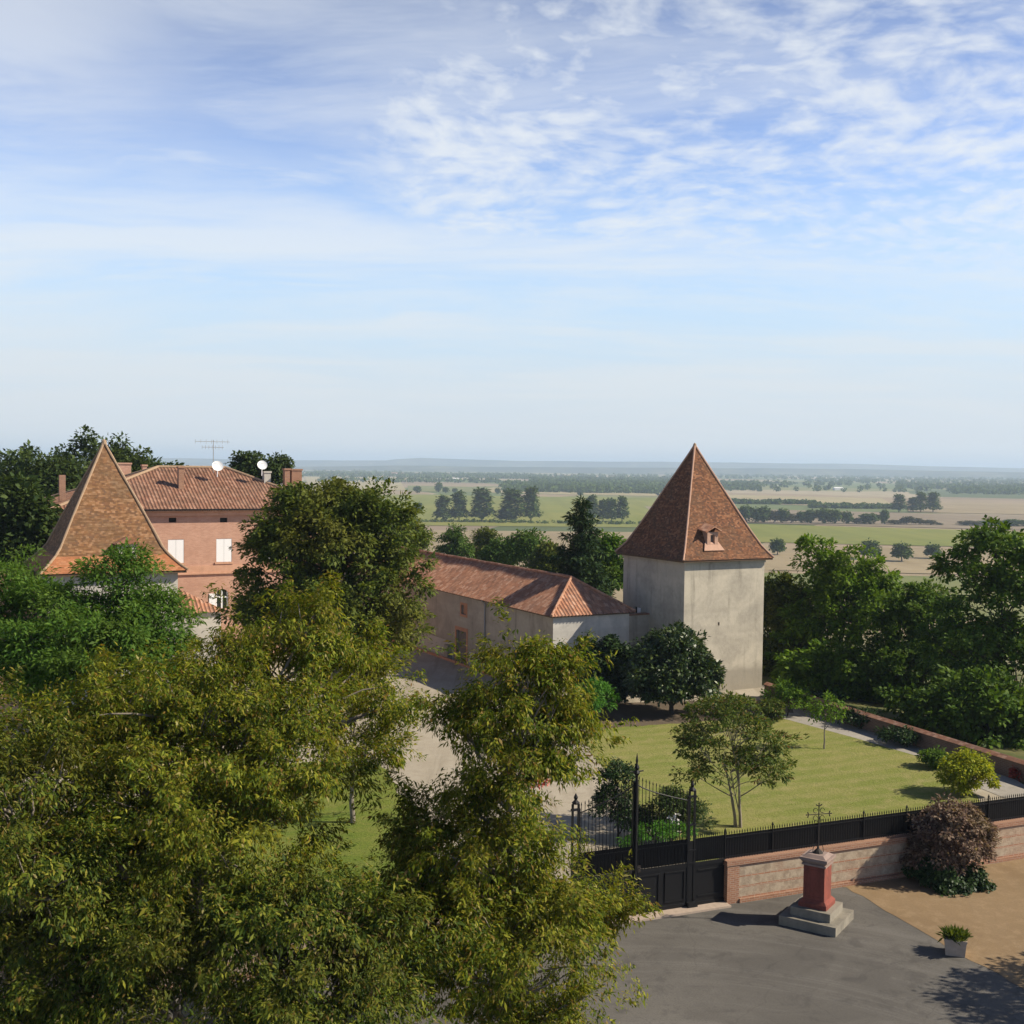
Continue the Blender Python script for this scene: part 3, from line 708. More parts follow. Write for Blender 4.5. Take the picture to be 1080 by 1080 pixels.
for (s0, s1, z0, z1) in ((dA[0] - 0.28, dA[0], 0, 2.75), (dB[0], dB[0] + 0.28, 0, 2.75), (dA[0] - 0.28, dB[0] + 0.28, 2.75, 3.05)):
    q = panel(bo, -V, s0, s1, z0, z1, -0.03, 0.06); mb.v += []; 
    off = len(mb.v); mb.v += q.v; mb.f += [tuple(i + off for i in f) for f in q.f]; mb.uv += q.uv; mb.m += q.m
build('door_surround', mb, M['brick_trim'], B)
wn_ = build('window', panel(bo, -V, wA[0] + 0.003, wB[0] - 0.003, wA[1] + .003, wB[1] - .003, 0.2, 0.25), M['brick_trim'], B)
build('window', panel(bo, -V, d2 + 0.003, d2 + 1.197, 0.903, 2.197, 0.2, 0.25), M['glass'], B)
mb = MB()
for (s0, s1, z0, z1) in ((wA[0] - 0.2, wA[0], wA[1] - .2, wB[1] + .2), (wB[0], wB[0] + 0.2, wA[1] - .2, wB[1] + .2), (wA[0], wB[0], wB[1], wB[1] + 0.2), (wA[0], wB[0], wA[1] - 0.2, wA[1])):
    q = panel(bo, -V, s0, s1, z0, z1, -0.025, 0.05); off = len(mb.v); mb.v += q.v; mb.f += [tuple(i + off for i in f) for f in q.f]; mb.uv += q.uv; mb.m += q.m
build('window_surround', mb, M['brick_trim'], B)
e0 = L(428, 690)[0]
build('limewash_dado', panel(bo, -V, e0, dA[0] - 0.6, 0, 1.55, -0.02, 0.1), M['plaster_white'], B)
build('limewash_dado', panel(bo, -V, dB[0] + 0.5, dB[0] + 4.2, 0, 1.2, -0.02, 0.1), M['plaster_white'], B)
ps = L(475.5, 690)[0]
build('buttress', panel(bo, -V, ps - 0.35, ps + 0.35, 0, 1.3, -0.5, -0.021), M['plaster_barn'], B)
build('plinth', panel(bo, -V, 2, bl - 0.3, 0, 0.22, -0.62, -0.525), M['brick_trim'], B)
mb = MB(); s_ = L(512, 660)[0]; pp = bo - V * s_ - U * 0.09
mb.tube([pp + Z * 0.1, pp + Z * 5.6, pp - U * 0.3 + Z * 5.85], 0.055, 8); build('downpipe', mb, M['zinc'], B)
# roof
bov = 0.35; hr = 3.1; rise = 2.42; half = bw / 2 + bov
zev = bze - 0.05
sl = math.hypot(half, rise)
mb = MB()
eo = bc - U * bov - V * bov                     # front eave corner
ln = bl + 2 * bov; hip_run = hr + bov
def vm_long(s): return sl * min(1.0, min(s, ln - s) / hip_run) if True else sl
corrugated(mb, eo + V * ln + Z * zev, -V, U * half + Z * rise, ln, lambda s: sl * min(1.0, max(0.0, min(s / hip_run, (ln - s) / hip_run))), lip=0.08, ox=0)
corrugated(mb, eo + U * 2 * half + Z * zev, V, -U * half + Z * rise, ln, lambda s: sl * min(1.0, max(0.0, min(s / hip_run, (ln - s) / hip_run))), lip=0.08, ox=91, steps=4)
sh = math.hypot(hip_run, rise)
corrugated(mb, eo + Z * zev, U, V * hip_run + Z * rise, 2 * half, lambda s: sh * max(0.0, 1 - abs(s - half) / half), lip=0.08, ox=177)
corrugated(mb, eo + U * 2 * half + V * ln + Z * zev, -U, -V * hip_run + Z * rise, 2 * half, lambda s: sh * max(0.0, 1 - abs(s - half) / half), lip=0.08, ox=211, steps=4)
bro = build('roof', mb, M['canal_orange'], B)
mb = MB()
r0 = eo + U * half + V * hip_run + Z * (zev + rise + 0.05); r1 = eo + U * half + V * (ln - hip_run) + Z * (zev + rise + 0.05)
mb.tube([r0 + (r1 - r0) * (k / 30) + Z * 0.02 * math.sin(k * 2.1) for k in range(31)], 0.12, 7)
for c, rr in ((eo, r0), (eo + U * 2 * half, r0), (eo + V * ln, r1), (eo + U * 2 * half + V * ln, r1)):
    c = c + Z * (zev + 0.06); mb.tube([c + (rr - c) * (k / 10) for k in range(11)], 0.11, 7)
build('ridge', mb, M['canal_orange'], bro)
mb = MB()
mb.box(eo + U * 0.06 + V * 0.06 + Z * (zev - 0.12), U * (2 * half - 0.12), V * (ln - 0.12), Z * 0.08)
build('eave', mb, M['wood_eave'], B)
# link between barn and tower
lk = thing('link_wall', bc + U * (bw + 0.5), 'narrow grey rendered wall closing the gap between barn and tower', 'wall')
mb = MB(); mb.box(bc + U * (bw + 0.003) + V * 0.5 + Z * -2, U * 2.6, V * 0.4, Z * 7.5); build('wall', mb, M['plaster_barn'], lk)
mb = MB(); mb.box(bc + U * (bw + 0.003) + V * 0.42 + Z * 5.5, U * 2.6, V * 0.56, Z * 0.12); build('coping', mb, M['canal_brown'], lk)

# ---------------------------------------------------------------- left pavilion
pe = G(42, 606, 9.6); pe.z = 0; psz = 9.36; pov = 0.55
pcn = pe + U * pov + V * pov; pw = psz - 2 * pov
Pv = thing('pavilion', pe + (U + V) * psz / 2, 'square pavilion with weathered ochre pyramid roof and orange flared skirt on the left', 'tower')
mb = MB()
wall_face(mb, pcn, U, pw, -2, 9.75); wall_face(mb, pcn + U * pw, V, pw, -2, 9.75); wall_face(mb, pcn + U * pw + V * pw, -U, pw, -2, 9.75); wall_face(mb, pcn + V * pw, -V, pw, -2, 9.75)
build('wall', mb, M['plaster_white'], Pv)
profL = [(1.0, 0.0), (0.92, 0.036), (0.84, 0.078), (0.77, 0.12), (0.7, 0.175), (0.5, 0.42), (0.25, 0.71), (0.0, 1.0)]
apL = at(109, 467, (pe + (U + V) * psz / 2).y).z
mb = MB(); _, PL = pyramid(mb, pe, psz, psz, apL, 9.6, profL, 0.0, 0.771)
pr_ = build('roof', mb, M['flat_tile_old'], Pv)
mb = MB(); pyramid(mb, pe, psz, psz, apL, 9.6, profL, 0.769, 1.0); build('roof_skirt', mb, M['skirt_tile'], pr_)
mb = MB(); hip_tubes(mb, PL, profL, 0.085); build('hip_ridge', mb, M['ridge_pale'], pr_)
mb = MB(); mb.lathe(PL((0, 0), 0, 1), [(0.02, -0.25), (0.2, -0.1), (0.15, 0.15), (0.04, 0.25)], 10); build('finial', mb, M['ridge_pale'], pr_)
mb = MB(); mb.box(pe + (U + V) * 0.07 + Z * 9.42, U * (psz - 0.14), V * (psz - 0.14), Z * 0.15); build('eave', mb, M['wood_eave'], Pv)
# its dormer
ds, _z = sz(137, 590, pe, U)
def slopeL(s, z):
    hs = (z - 9.6) / (apL - 9.6); tt = np.interp(hs, [p[1] for p in profL], [p[0] for p in profL])
    return pe + U * s + V * (psz / 2 * (1 - tt)) + Z * z
f0 = slopeL(ds, 10.4); o = pe + U * (ds - 0.6) + V * ((f0 - pe).dot(V) - 0.05)
D = MB(); D.box(o + Z * 10.1, U * 1.2, V * 1.6, Z * 1.35); dl = build('dormer', D, M['plaster_white'], Pv)
D = MB()
D.prism([o - U * 0.25 - V * 0.2 + Z * 11.4, o + U * 1.45 - V * 0.2 + Z * 11.4, o + U * 0.6 - V * 0.2 + Z * 11.85], V * 2.1); build('dormer_roof', D, M['canal_orange'], dl)
build('window', panel(o, U, 0.35, 0.85, 10.45, 11.2, -0.02, 0.05), M['dark'], dl)

# low brick wing left of the pavilion
wb = G(39, 650, 4.0); wb.z = 0
Wg = thing('brick_wing', wb - U * 4, 'low pink brick wing with tiled roof left of the pavilion', 'building')
mb = MB(); wo_ = pcn - U * 7.5 + V * 1.2
zwl = 9.0
wall_face(mb, wo_, U, 7.49, -2, zwl - 0.6); wall_face(mb, wo_ + V * 6, -V, 6, -2, zwl - 0.6)
build('wall', mb, M['brick_house'], Wg)
mb = MB(); corrugated(mb, wo_ - V * 0.3 - U * 0.3 + Z * (zwl - 0.7), U, V * 3.3 + Z * 1.3, 7.75, lambda s: 3.55, ox=400)
corrugated(mb, wo_ + U * 7.45 + V * 6.3 + Z * (zwl - 0.7), -U, -V * 3.3 + Z * 1.3, 7.75, lambda s: 3.55, ox=420, steps=3)
build('roof', mb, M['canal_brown'], Wg)

# ---------------------------------------------------------------- main house
hp = at(200, 537, 100.0); hp.z = 0
hs0, hs1, hd, hze = -10.6, 12.2, 14.0, at(200, 537, 100).z
ho = hp + U * hs0; hw = hs1 - hs0
H = thing('manor_house', hp + V * hd / 2, 'large pink brick manor house with brown hipped roof and white shutters', 'house')
Hf = lambda px, py: sz(px, py, ho, U)
def hole(x0, y0, x1, y1):
    a = Hf(x0, y1); c = Hf(x1, y0); return (a[0], c[0], a[1], c[1])
wins = [hole(177, 568, 190.5, 590), hole(228, 568, 244.5, 593)]
stp = wins[1][0] - wins[0][0]; wz = wins[1]
W0 = wz[1] - wz[0]
wins = [(wz[0] + k * stp, wz[0] + k * stp + W0, wz[2], wz[3]) for k in (-2, -1, 0, 1)]
at_ = [hole(178, 546, 186, 551), hole(232, 546, 240, 551)]
low = hole(227.5, 621, 241, 638)
lows = [(low[0] + k * stp, low[1] + k * stp, low[2] - 0.3, low[3]) for k in (0, 1)]
holes = [h for h in wins if 0.3 < h[0] and h[1] < hw - 0.3] + at_ + [h for h in lows if h[1] < hw - 0.3]
mb = MB(); wall_face(mb, ho, U, hw, -2, hze - 0.1, holes, 0.3)
wall_face(mb, ho + U * hw, V, hd, -2, hze - 0.1); wall_face(mb, ho + U * hw + V * hd, -U, hw, -2, hze - 0.1); wall_face(mb, ho + V * hd, -V, hd, -2, hze - 0.1)
build('wall', mb, M['brick_house'], H)
for h in holes:
    if h in at_:
        build('attic_vent', panel(ho, U, h[0] + .003, h[1] - .003, h[2] + .003, h[3] - .003, 0.18, 0.25), M['dark'], H); continue
    wn_ = build('window', panel(ho, U, h[0] + .003, h[1] - .003, h[2] + .003, h[3] - .003, 0.2, 0.25), M['glass'], H)
    mid = (h[0] + h[1]) / 2
    if h in wins:
        for a, c in ((h[0] + 0.02, mid - 0.01), (mid + 0.01, h[1] - 0.02)):
            sh_ = build('shutter', panel(ho, U, a, c, h[2] + 0.02, h[3] - 0.02, 0.02, 0.07), M['white_paint'], H)
    else:
        fr = MB()
        for (a, c, d, e) in ((h[0] + .004, h[0] + 0.12, h[2], h[3]), (h[1] - 0.12, h[1] - .004, h[2], h[3]), (mid - 0.06, mid + 0.06, h[2], h[3]), (h[0] + .12, mid - .06, h[3] - 0.75, h[3] - 0.63), (mid + .06, h[1] - .12, h[3] - 0.75, h[3] - 0.63)):
            q = panel(ho, U, a, c, d + .004, e - .004, 0.1, 0.195); off = len(fr.v); fr.v += q.v; fr.f += [tuple(i + off for i in f) for f in q.f]; fr.uv += q.uv; fr.m += q.m
        build('frame', fr, M['white_paint'], wn_)
        sp_ = MB(); hw_ = (h[1] - h[0]) / 2      # arch spandrels
        inw = V
        for sg in (-1, 1):
            pts = [ho + U * (mid + sg * hw_) + Z * h[3]]
            for k in range(7):
                an = k / 6 * math.pi / 2
                pts.append(ho + U * (mid + sg * hw_ * math.cos(an)) + Z * (h[3] - hw_ * 0.9 + hw_ * 0.9 * math.sin(an)))
            pts = pts if sg < 0 else pts[::-1]
            sp_.prism([p + V * 0.09 for p in pts], -V * 0.085)
        build('arch', sp_, M['brick_house'], wn_)
        build('shutter', panel(ho, U, h[0] - (h[1] - h[0]) * 0.52, h[0] - 0.03, h[2] + 0.02, h[3] - 0.35, -0.06, -0.006), M['white_paint'], H)
for h in wins:
    if h in holes:
        build('sill', panel(ho, U, h[0] - 0.12, h[1] + 0.12, h[2] - 0.16, h[2] - 0.003, -0.1, 0.05), M['stone_band'], H)
for y0, y1, dp in ((597, 606, -0.08), (604.5, 606, -0.16)):
    a = Hf(200, y1)[1]; c = Hf(200, y0)[1]
    build('string_course', panel(ho, U, -0.1, hw + 0.1, a, c, dp, -0.003 if dp > -0.1 else -0.083), M['stone_band'], H)
mb = MB(); mb.box(ho - (U + V) * 0.25 + Z * (hze - 0.55), U * (hw + 0.5), V * (hd + 0.5), Z * 0.32); mb.box(ho - (U + V) * 0.45 + Z * (hze - 0.228), U * (hw + 0.9), V * (hd + 0.9), Z * 0.13)
build('cornice', mb, M['stone_band'], H)
mb = MB(); g0 = ho - (U + V) * 0.72 + Z * (hze - 0.09)
mb.box(g0, U * (hw + 1.44), V * 0.14, Z * 0.13); mb.box(g0 + U * (hw + 1.3) + V * 0.143, U * 0.14, V * (hd + 1.2), Z * 0.13); build('gutter', mb, M['iron'], H)
hov = 0.6; hE = ho - (U + V) * hov + Z * hze; hL = hw + 2 * hov; hD = hd + 2 * hov
rd = hze + 3.5; rdz = at(172, 493, (ho + V * hd / 2).y + 4).z
rise = rdz - hze; hal = hD / 2; slen = math.hypot(hal, rise)
rs0, rs1 = (-1.2 - hs0) + hov, (4.8 - hs0) + hov
mb = MB()
corrugated(mb, hE, U, V * hal + Z * rise, hL, lambda s: slen * min(1, max(0, min(s / rs0, (hL - s) / (hL - rs1)))), lip=0.08, ox=600)
corrugated(mb, hE + U * hL + V * hD, -U, -V * hal + Z * rise, hL, lambda s: slen * min(1, max(0, min(s / (hL - rs1), (hL - s) / rs0))), lip=0.08, ox=640, steps=4)
s2 = math.hypot(hL - rs1, rise)
corrugated(mb, hE + U * hL, V, -U * (hL - rs1) + Z * rise, hD, lambda s: s2 * max(0, 1 - abs(s - hal) / hal), lip=0.08, ox=680)
s3 = math.hypot(rs0, rise)
corrugated(mb, hE + V * hD, -V, U * rs0 + Z * rise, hD, lambda s: s3 * max(0, 1 - abs(s - hal) / hal), lip=0.08, ox=720)
hr_ = build('roof', mb, M['canal_brown'], H)
mb = MB(); R0 = hE + U * rs0 + V * hal + Z * (rise + 0.05); R1 = hE + U * rs1 + V * hal + Z * (rise + 0.05)
mb.tube([R0 + (R1 - R0) * k / 8 for k in range(9)], 0.13, 7)
for c, rr in ((hE, R0), (hE + V * hD, R0), (hE + U * hL, R1), (hE + U * hL + V * hD, R1)):
    mb.tube([c + Z * 0.05 + (rr - c - Z * 0.05) * k / 10 for k in range(11)], 0.13, 7)
build('ridge', mb, M['ridge_pale'], hr_)
sn = (U.cross(V * hal + Z * rise)).normalized()
def chimney(px, py_base, py_top, wpx, mat, plane=True, depth=None, wy=0.6):
    p = onplane(px, py_base, hE, sn) if plane else at(px, py_base, depth)
    wd = wpx * p.y / FOC; zt = at(px, py_top, p.y).z
    m_ = MB(); m_.cbox((p.x, p.y), U, wd, wy, p.z - 2.0 if not plane else p.z - 0.4, zt - 0.15); m_.cbox((p.x, p.y), U, wd + 0.14, wy + 0.14, zt - 0.147, zt)
    c = build('chimney', m_, mat, hr_); return p, zt
chimney(190.5, 514, 492, 5.5, M['brick'])
ridge_y = R0.y
chimney(131, 502, 488, 13, M['brick_house'], False, ridge_y + 1)
chimney(152, 497, 490, 4.5, M['brick_house'], False, ridge_y + 2)
pC, zC = chimney(281, 512, 497, 7, M['plaster_white'], False, ridge_y + 2, 0.7)
chimney(302, 512, 494, 5.5, M['brick'], False, ridge_y + 2)
chimney(312, 512, 494.5, 11, M['brick'], False, ridge_y + 2.5)
def dish(px, py, Y, r):
    c = at(px, py, Y); m_ = MB(); nd = Vector((0.35, -0.8, 0.45)).normalized(); a = nd.orthogonal().normalized(); b_ = nd.cross(a)
    rings = [(0.0, 0.0), (0.45, 0.05), (0.8, 0.16), (1.0, 0.26)]
    pr = None
    for rr, h in rings:
        ring = [c + (a * math.cos(k * math.pi / 8) + b_ * math.sin(k * math.pi / 8)) * r * rr + nd * (h * r) for k in range(16)]
        if pr:
            for k in range(16): m_.face([pr[k], pr[(k + 1) % 16], ring[(k + 1) % 16], ring[k]])
        pr = ring
    m_.tube([c - nd * 0.04, c - nd * 0.25 - Z * 0.8], 0.05, 6); m_.tube([c - b_ * 0.9 * r, c + nd * 0.8 * r], 0.025, 5)
    build('satellite_dish', m_, M['white_paint'], hr_)
dish(229.5, 492, ridge_y - 0.3, 0.5); dish(276.5, 491, ridge_y + 1, 0.45)
c = at(225, 494, ridge_y); mb = MB(); tp = at(225, 464, ridge_y).z
mb.tube([c - Z * 0.4, (c.x, c.y, tp)], 0.035, 6)
for zq, l_ in ((tp - 0.15, 1.6), (tp - 0.65, 1.0)):
    mb.tube([Vector((c.x, c.y, zq)) - U * l_, Vector((c.x, c.y, zq)) + U * l_ * 0.9], 0.022, 5)
    for k in range(7):
        q = Vector((c.x, c.y, zq)) + U * (-l_ + k * l_ * 0.3); mb.tube([q - Z * 0.18, q + Z * 0.18], 0.014, 4)
build('antenna', mb, M['zinc'], hr_)
wz1 = hze + 0.4
mb = MB(); cq = at(65.5, 520, 99.5); mb.cbox((cq.x, cq.y), U, 0.5, 0.5, wz1 + 0.2, at(65.5, 501, 99.5).z); build('chimney', mb, M['brick'], H)
# lean-to annex
an = at(233, 645, 93.0); aze = an.z
An = thing('annex', (an.x, an.y, 0), 'low cream annex with tiled roof at the foot of the pink house', 'building')
ao = Vector((an.x, an.y, 0)) - U * 9
mb = MB(); wall_face(mb, ao, U, 9, -2, aze); wall_face(mb, ao + U * 9, V, 6, -2, aze); build('wall', mb, M['plaster_white'], An)
mb = MB(); aE = ao - (U + V) * 0.3 + Z * (aze + 0.02); ah = 3.6; ar = 2.4; asl = math.hypot(ah, ar)
corrugated(mb, aE, U, V * ah + Z * ar, 9.6, lambda s: asl * min(1, max(0, (9.6 - s) / 4.5)), lip=0.05, ox=800)
corrugated(mb, aE + U * 9.6, V, -U * 4.5 + Z * ar, 7.2, lambda s: math.hypot(4.5, ar) * max(0, 1 - abs(s - 3.6) / 3.6), lip=0.05, ox=830)
corrugated(mb, aE + U * 9.6 + V * 7.2, -U, -V * ah + Z * ar, 9.6, lambda s: asl * min(1, max(0, s / 4.5)), ox=860, steps=3)
build('roof', mb, M['canal_orange'], An)

# ================================================================== WALL, RAILING, GATE
def m_frontwall():
    m, t = new_mat('banded_wall'); p = pos(t); s = t.add('ShaderNodeSeparateXYZ', {0: p})
    u = uvn(t)
    br = t.add('ShaderNodeTexBrick', {'Vector': u, 'Color1': (0.36, 0.19, 0.115, 1), 'Color2': (0.28, 0.14, 0.085, 1), 'Mortar': (0.38, 0.3, 0.23, 1), 'Scale': 1.0, 'Mortar Size': 0.01, 'Brick Width': 0.3, 'Row Height': 0.075})
    n = t.noise(p, 3.5, 6, 0.7); n2 = t.noise(p, 1.1, 4)
    peb = t.mix(t.smooth(n, 0.35, 0.65), (0.27, 0.21, 0.15), (0.41, 0.335, 0.245))
    z = t.math('ADD', s.outputs[2], t.math('MULTIPLY', t.math('SUBTRACT', n2, 0.5), 0.1))
    fr = t.math('FRACT', t.math('DIVIDE', t.math('SUBTRACT', z, 0.22), 0.42))
    band = t.math('MULTIPLY', t.smooth(fr, 0.0, 0.05), t.smooth(fr, 0.86, 0.80))
    base = t.smooth(z, 0.2, 0.24)
    inner = t.math('MULTIPLY', band, base)
    c = t.mix(t.math('MULTIPLY', inner, t.math('ADD', 0.65, t.math('MULTIPLY', t.smooth(n2, 0.35, 0.55), 0.33))), br.outputs['Color'], peb)
    finish(t, c, 0.92, n, 0.5, 0.04, 0.15); return m
M['frontwall'] = m_frontwall()
WT = 1.5; WLEN = 27.0
FW = thing('low_wall', onW(WLEN / 2, 0.2), 'low banded stone and brick wall carrying the black railing by the square', 'wall')
mb = MB(); o = onW(0.55, 0, 0)
wall_face(mb, o, W, WLEN - 0.55, -0.5, WT); wall_face(mb, onW(WLEN, 0.45), -W, WLEN - 0.55, -0.5, WT); wall_face(mb, onW(WLEN, 0), WN, 0.45, -0.5, WT)
build('wall', mb, M['frontwall'], FW)
mb = MB(); mb.box(onW(0, -0.04, -0.3), W * 0.55, WN * 0.53, Z * (WT + 0.3)); build('pier', mb, M['brick'], FW)
mb = MB(); mb.box(onW(-0.04, -0.07, WT + 0.002), W * (WLEN + 0.04), WN * 0.59, Z * 0.2); build('coping', mb, M['brick'], FW)
mb = MB(); mb.box(onW(0.56, -0.1, -0.1), W * (WLEN - 0.6), WN * 0.095, Z * 0.26); build('footing', mb, M['brick'], FW)
# railing on the wall
FR = thing('railing', onW(WLEN / 2, 0.22, WT + 0.2), 'black iron railing with sheet backing and spear tips along the low wall top', 'railing')
z0 = WT + 0.203; zt1 = z0 + 0.98; nsec = 12; sec = WLEN / nsec
def spears(mb, s0, s1, z0, ztop, n, step=0.125, r=0.014, sheet_=None):
    k = max(1, int(round((s1 - s0) / step)))
    for i in range(k):
        s = s0 + (i + 0.5) * (s1 - s0) / k; zt = ztop(s) if callable(ztop) else ztop
        mb.tube([onW(s, n, z0), onW(s, n, zt)], r, 4, cap=False)
        mb.tube([onW(s, n, zt), onW(s, n, zt + 0.04), onW(s, n, zt + 0.14)], [r, r * 2, 0.002], 4, cap=False)
for k in range(nsec):
    s0, s1 = k * sec + 0.03, (k + 1) * sec - 0.03
    mb = MB(); spears(mb, s0, s1, z0, zt1, 0.22)
    mb.box(onW(s0, 0.2, z0 + 0.06), W * (s1 - s0), WN * 0.04, Z * 0.04); mb.box(onW(s0, 0.2, zt1 - 0.16), W * (s1 - s0), WN * 0.04, Z * 0.04)
    mb.box(onW(s0 - 0.025, 0.252, z0 + 0.02), W * (s1 - s0 + 0.05), WN * 0.008, Z * 0.92)
    build('railing_panel', mb, M['iron'], FR)
for k in range(nsec + 1):
    mb = MB(); mb.tube([onW(k * sec + (0.03 if k == 0 else 0), 0.22, z0), onW(k * sec + (0.03 if k == 0 else 0), 0.22, zt1 + 0.1)], 0.03, 6); mb.lathe(onW(k * sec + (0.03 if k == 0 else 0), 0.22, zt1 + 0.1), [(0.03, 0), (0.05, 0.05), (0.005, 0.16)], 6)
    build('post', mb, M['iron'], FR)

# gate
def sW(px):   # position along the railing line seen at px
    d = ray(px, 900); x, y = d.x / d.y, 1.0
    return (A0.y * x - A0.x) / (W.x - W.y * x)
GT = thing('gate', onW(sW(672), 0.2), 'tall black iron double gate with swept top between iron pillars', 'gate')
sR, sC, sL = sW(732), sW(672), sW(609)
def swept(s):
    f = min(1.0, abs(s - sC) / (sR - sC)); return 5.35 - 0.95 * f ** 0.7
for nm, (a, c) in (('r', (sC + 0.07, sR - 0.16)), ('l', (sL + 0.16, sC - 0.07))):
    mb = MB(); nw = 0.2
    mb.box(onW(a, nw - 0.03, 0.08), W * (c - a), WN * 0.06, Z * 0.14); mb.box(onW(a, nw - 0.03, 1.62), W * (c - a), WN * 0.06, Z * 0.14)
    mb.box(onW(a, nw - 0.01, 0.22), W * (c - a), WN * 0.02, Z * 1.4)
    for k in range(2):
        pa = a + 0.12 + k * (c - a) / 2; pw_ = (c - a) / 2 - 0.24
        for zz0, hh in ((0.34, 0.05), (1.46, 0.05)): mb.box(onW(pa, nw - 0.045, zz0), W * pw_, WN * 0.03, Z * hh)
        for ss in (pa, pa + pw_ - 0.05): mb.box(onW(ss, nw - 0.044, 0.39), W * 0.05, WN * 0.028, Z * 1.07)
    lf = build('gate_leaf', mb, M['iron'], GT)
    mb = MB(); spears(mb, a, c, 1.76, swept, nw, 0.15, 0.016)
    spears(mb, a, c, 1.76, 2.72, nw - 0.03, 0.075, 0.011)
    mb.box(onW(a, nw - 0.02, 2.5), W * (c - a), WN * 0.04, Z * 0.05)
    mb.box(onW(a, nw + 0.03, 1.77), W * (c - a), WN * 0.006, Z * 0.92)
    pts = [onW(a + (c - a) * k / 12, nw, swept(a + (c - a) * k / 12) - 0.25) for k in range(13)]; mb.tube(pts, 0.025, 6)
    build('bars', mb, M['iron'], lf)
    mb = MB(); hs_ = c - 0.1 if nm == 'l' else a + 0.1
    mb.box(onW(hs_ - 0.07, nw - 0.06, 1.68), W * 0.14, WN * 0.03, Z * 0.26); mb.tube([onW(hs_, nw - 0.06, 1.84), onW(hs_, nw - 0.12, 1.84), onW(hs_ + 0.1, nw - 0.12, 1.83)], 0.014, 5)
    build('lock', mb, M['iron_rust'], lf)
    mb = MB()
    for ss in (a, c): mb.box(onW(ss - 0.03, nw - 0.035, 0.05), W * 0.06, WN * 0.07, Z * (swept(ss) - 0.15))
    build('stile', mb, M['iron'], lf)
mb = MB(); mb.tube([onW(sC, 0.13, 0.1), onW(sC, 0.13, 5.4)], 0.055, 8); mb.lathe(onW(sC, 0.13, 5.4), [(0.06, 0), (0.13, 0.1), (0.06, 0.2), (0.1, 0.3), (0.03, 0.45), (0.05, 0.55), (0.005, 0.85)], 8)
mb.tube([onW(sC - 0.28, 0.13, 5.55), onW(sC + 0.28, 0.13, 5.55)], 0.03, 6); build('meeting_post', mb, M['iron'], GT)
for ss in (sR, sL):
    mb = MB()
    for q in (-0.12, 0.12):
        mb.cbox(onW(ss + q, 0.2)[:2], W, 0.07, 0.07, 0, 4.55)
    for zq in (0.0, 1.7, 2.2, 3.2, 4.3):
        mb.cbox(onW(ss, 0.2)[:2], W, 0.36, 0.1, zq + 0.003, zq + 0.07)
    mb.cbox(onW(ss, 0.2)[:2], W, 0.42, 0.4, -0.1, 0.25); mb.cbox(onW(ss, 0.2)[:2], W, 0.18, 0.03, 0.25, 2.6)
    mb.lathe(onW(ss, 0.2, 4.55), [(0.12, 0), (0.15, 0.05), (0.05, 0.15), (0.08, 0.25), (0.01, 0.4)], 8)
    build('gate_pillar', mb, M['iron'], GT)
mb = MB(); a, c = sR + 0.15, 0.02
mb.box(onW(a, 0.19, 0.05), W * (c - a), WN * 0.02, Z * 1.7); mb.box(onW(a, 0.16, 0.06), W * (c - a), WN * 0.027, Z * 0.14); mb.box(onW(a, 0.16, 1.6), W * (c - a), WN * 0.027, Z * 0.14)
spears(mb, a, c, 1.76, 2.72, 0.2, 0.1, 0.013); mb.box(onW(a, 0.215, 1.77), W * (c - a), WN * 0.006, Z * 0.9)
mb.box(onW(a + 0.15, 0.15, 0.4), W * (c - a - 0.3), WN * 0.037, Z * 0.05); mb.box(onW(a + 0.15, 0.15, 1.4), W * (c - a - 0.3), WN * 0.037, Z * 0.05)
build('side_panel', mb, M['iron'], GT)
# railing on the far left of the gate, behind the chestnuts
FL = thing('low_wall', onW(sL - 12, 0.2), 'low wall section left of the gate hidden behind the chestnut trees', 'wall')
mb = MB(); mb.box(onW(sL - 24, 0, -0.3), W * 23.7, WN * 0.45, Z * 1.8); build('wall', mb, M['frontwall'], FL)
mb = MB(); mb.box(onW(sL - 24, -0.07, 1.503), W * 23.7, WN * 0.59, Z * 0.2); build('coping', mb, M['brick'], FL)

# garden boundary wall on the right
gA, gB = G(806, 735), G(1085, 826)
gd = (gB - gA); gd.z = 0; gl = gd.length + 6; gd.normalize(); gn = Vector((-gd.y, gd.x, 0))
GW = thing('garden_wall', gA + gd * gl / 2, 'old brick garden wall with orange tile coping running down right of the lawn', 'wall')
mb = MB(); mb.box(gA + Z * -3, gd * gl, gn * 0.4, Z * 3.95); build('wall', mb, M['brick_dark'], GW)
mb = MB(); k = int(gl / 0.45)
mb.prism([gA - gn * 0.1 + Z * 0.952, gA + gn * 0.5 + Z * 0.952, gA + gn * 0.2 + Z * 1.12], gd * gl); build('coping', mb, M['canal_orange'], GW)

# ---------------------------------------------------------------- wayside cross
pcx = G(861, 972); pu = Vector((math.cos(R(-33)), math.sin(R(-33)), 0)); pvv = Vector((-pu.y, pu.x, 0))
c2 = (pcx.x, pcx.y)
X = thing('wayside_cross', (pcx.x, pcx.y, 0), 'red stone pedestal on grey steps topped by an iron cross in the square', 'monument')
mb = MB(); mb.cbox(c2, pu, 2.15, 2.15, -0.1, 0.34); build('step', mb, M['grey_stone'], X)
mb = MB(); mb.cbox(c2, pu, 1.5, 1.5, 0.341, 0.66); build('step', mb, M['grey_stone'], X)
mb = MB(); mb.cbox(c2, pu, 1.06, 1.06, 0.661, 0.82); mb.frustum(c2, pu, 1.06, 1.06, 0.821, 0.84, 0.84, 0.95); mb.cbox(c2, pu, 0.80, 0.80, 0.951, 2.22)
build('shaft', mb, M['red_stone'], X)
mb = MB()
fo = Vector((*c2, 0)) - pu * 0.4 - pvv * 0.4
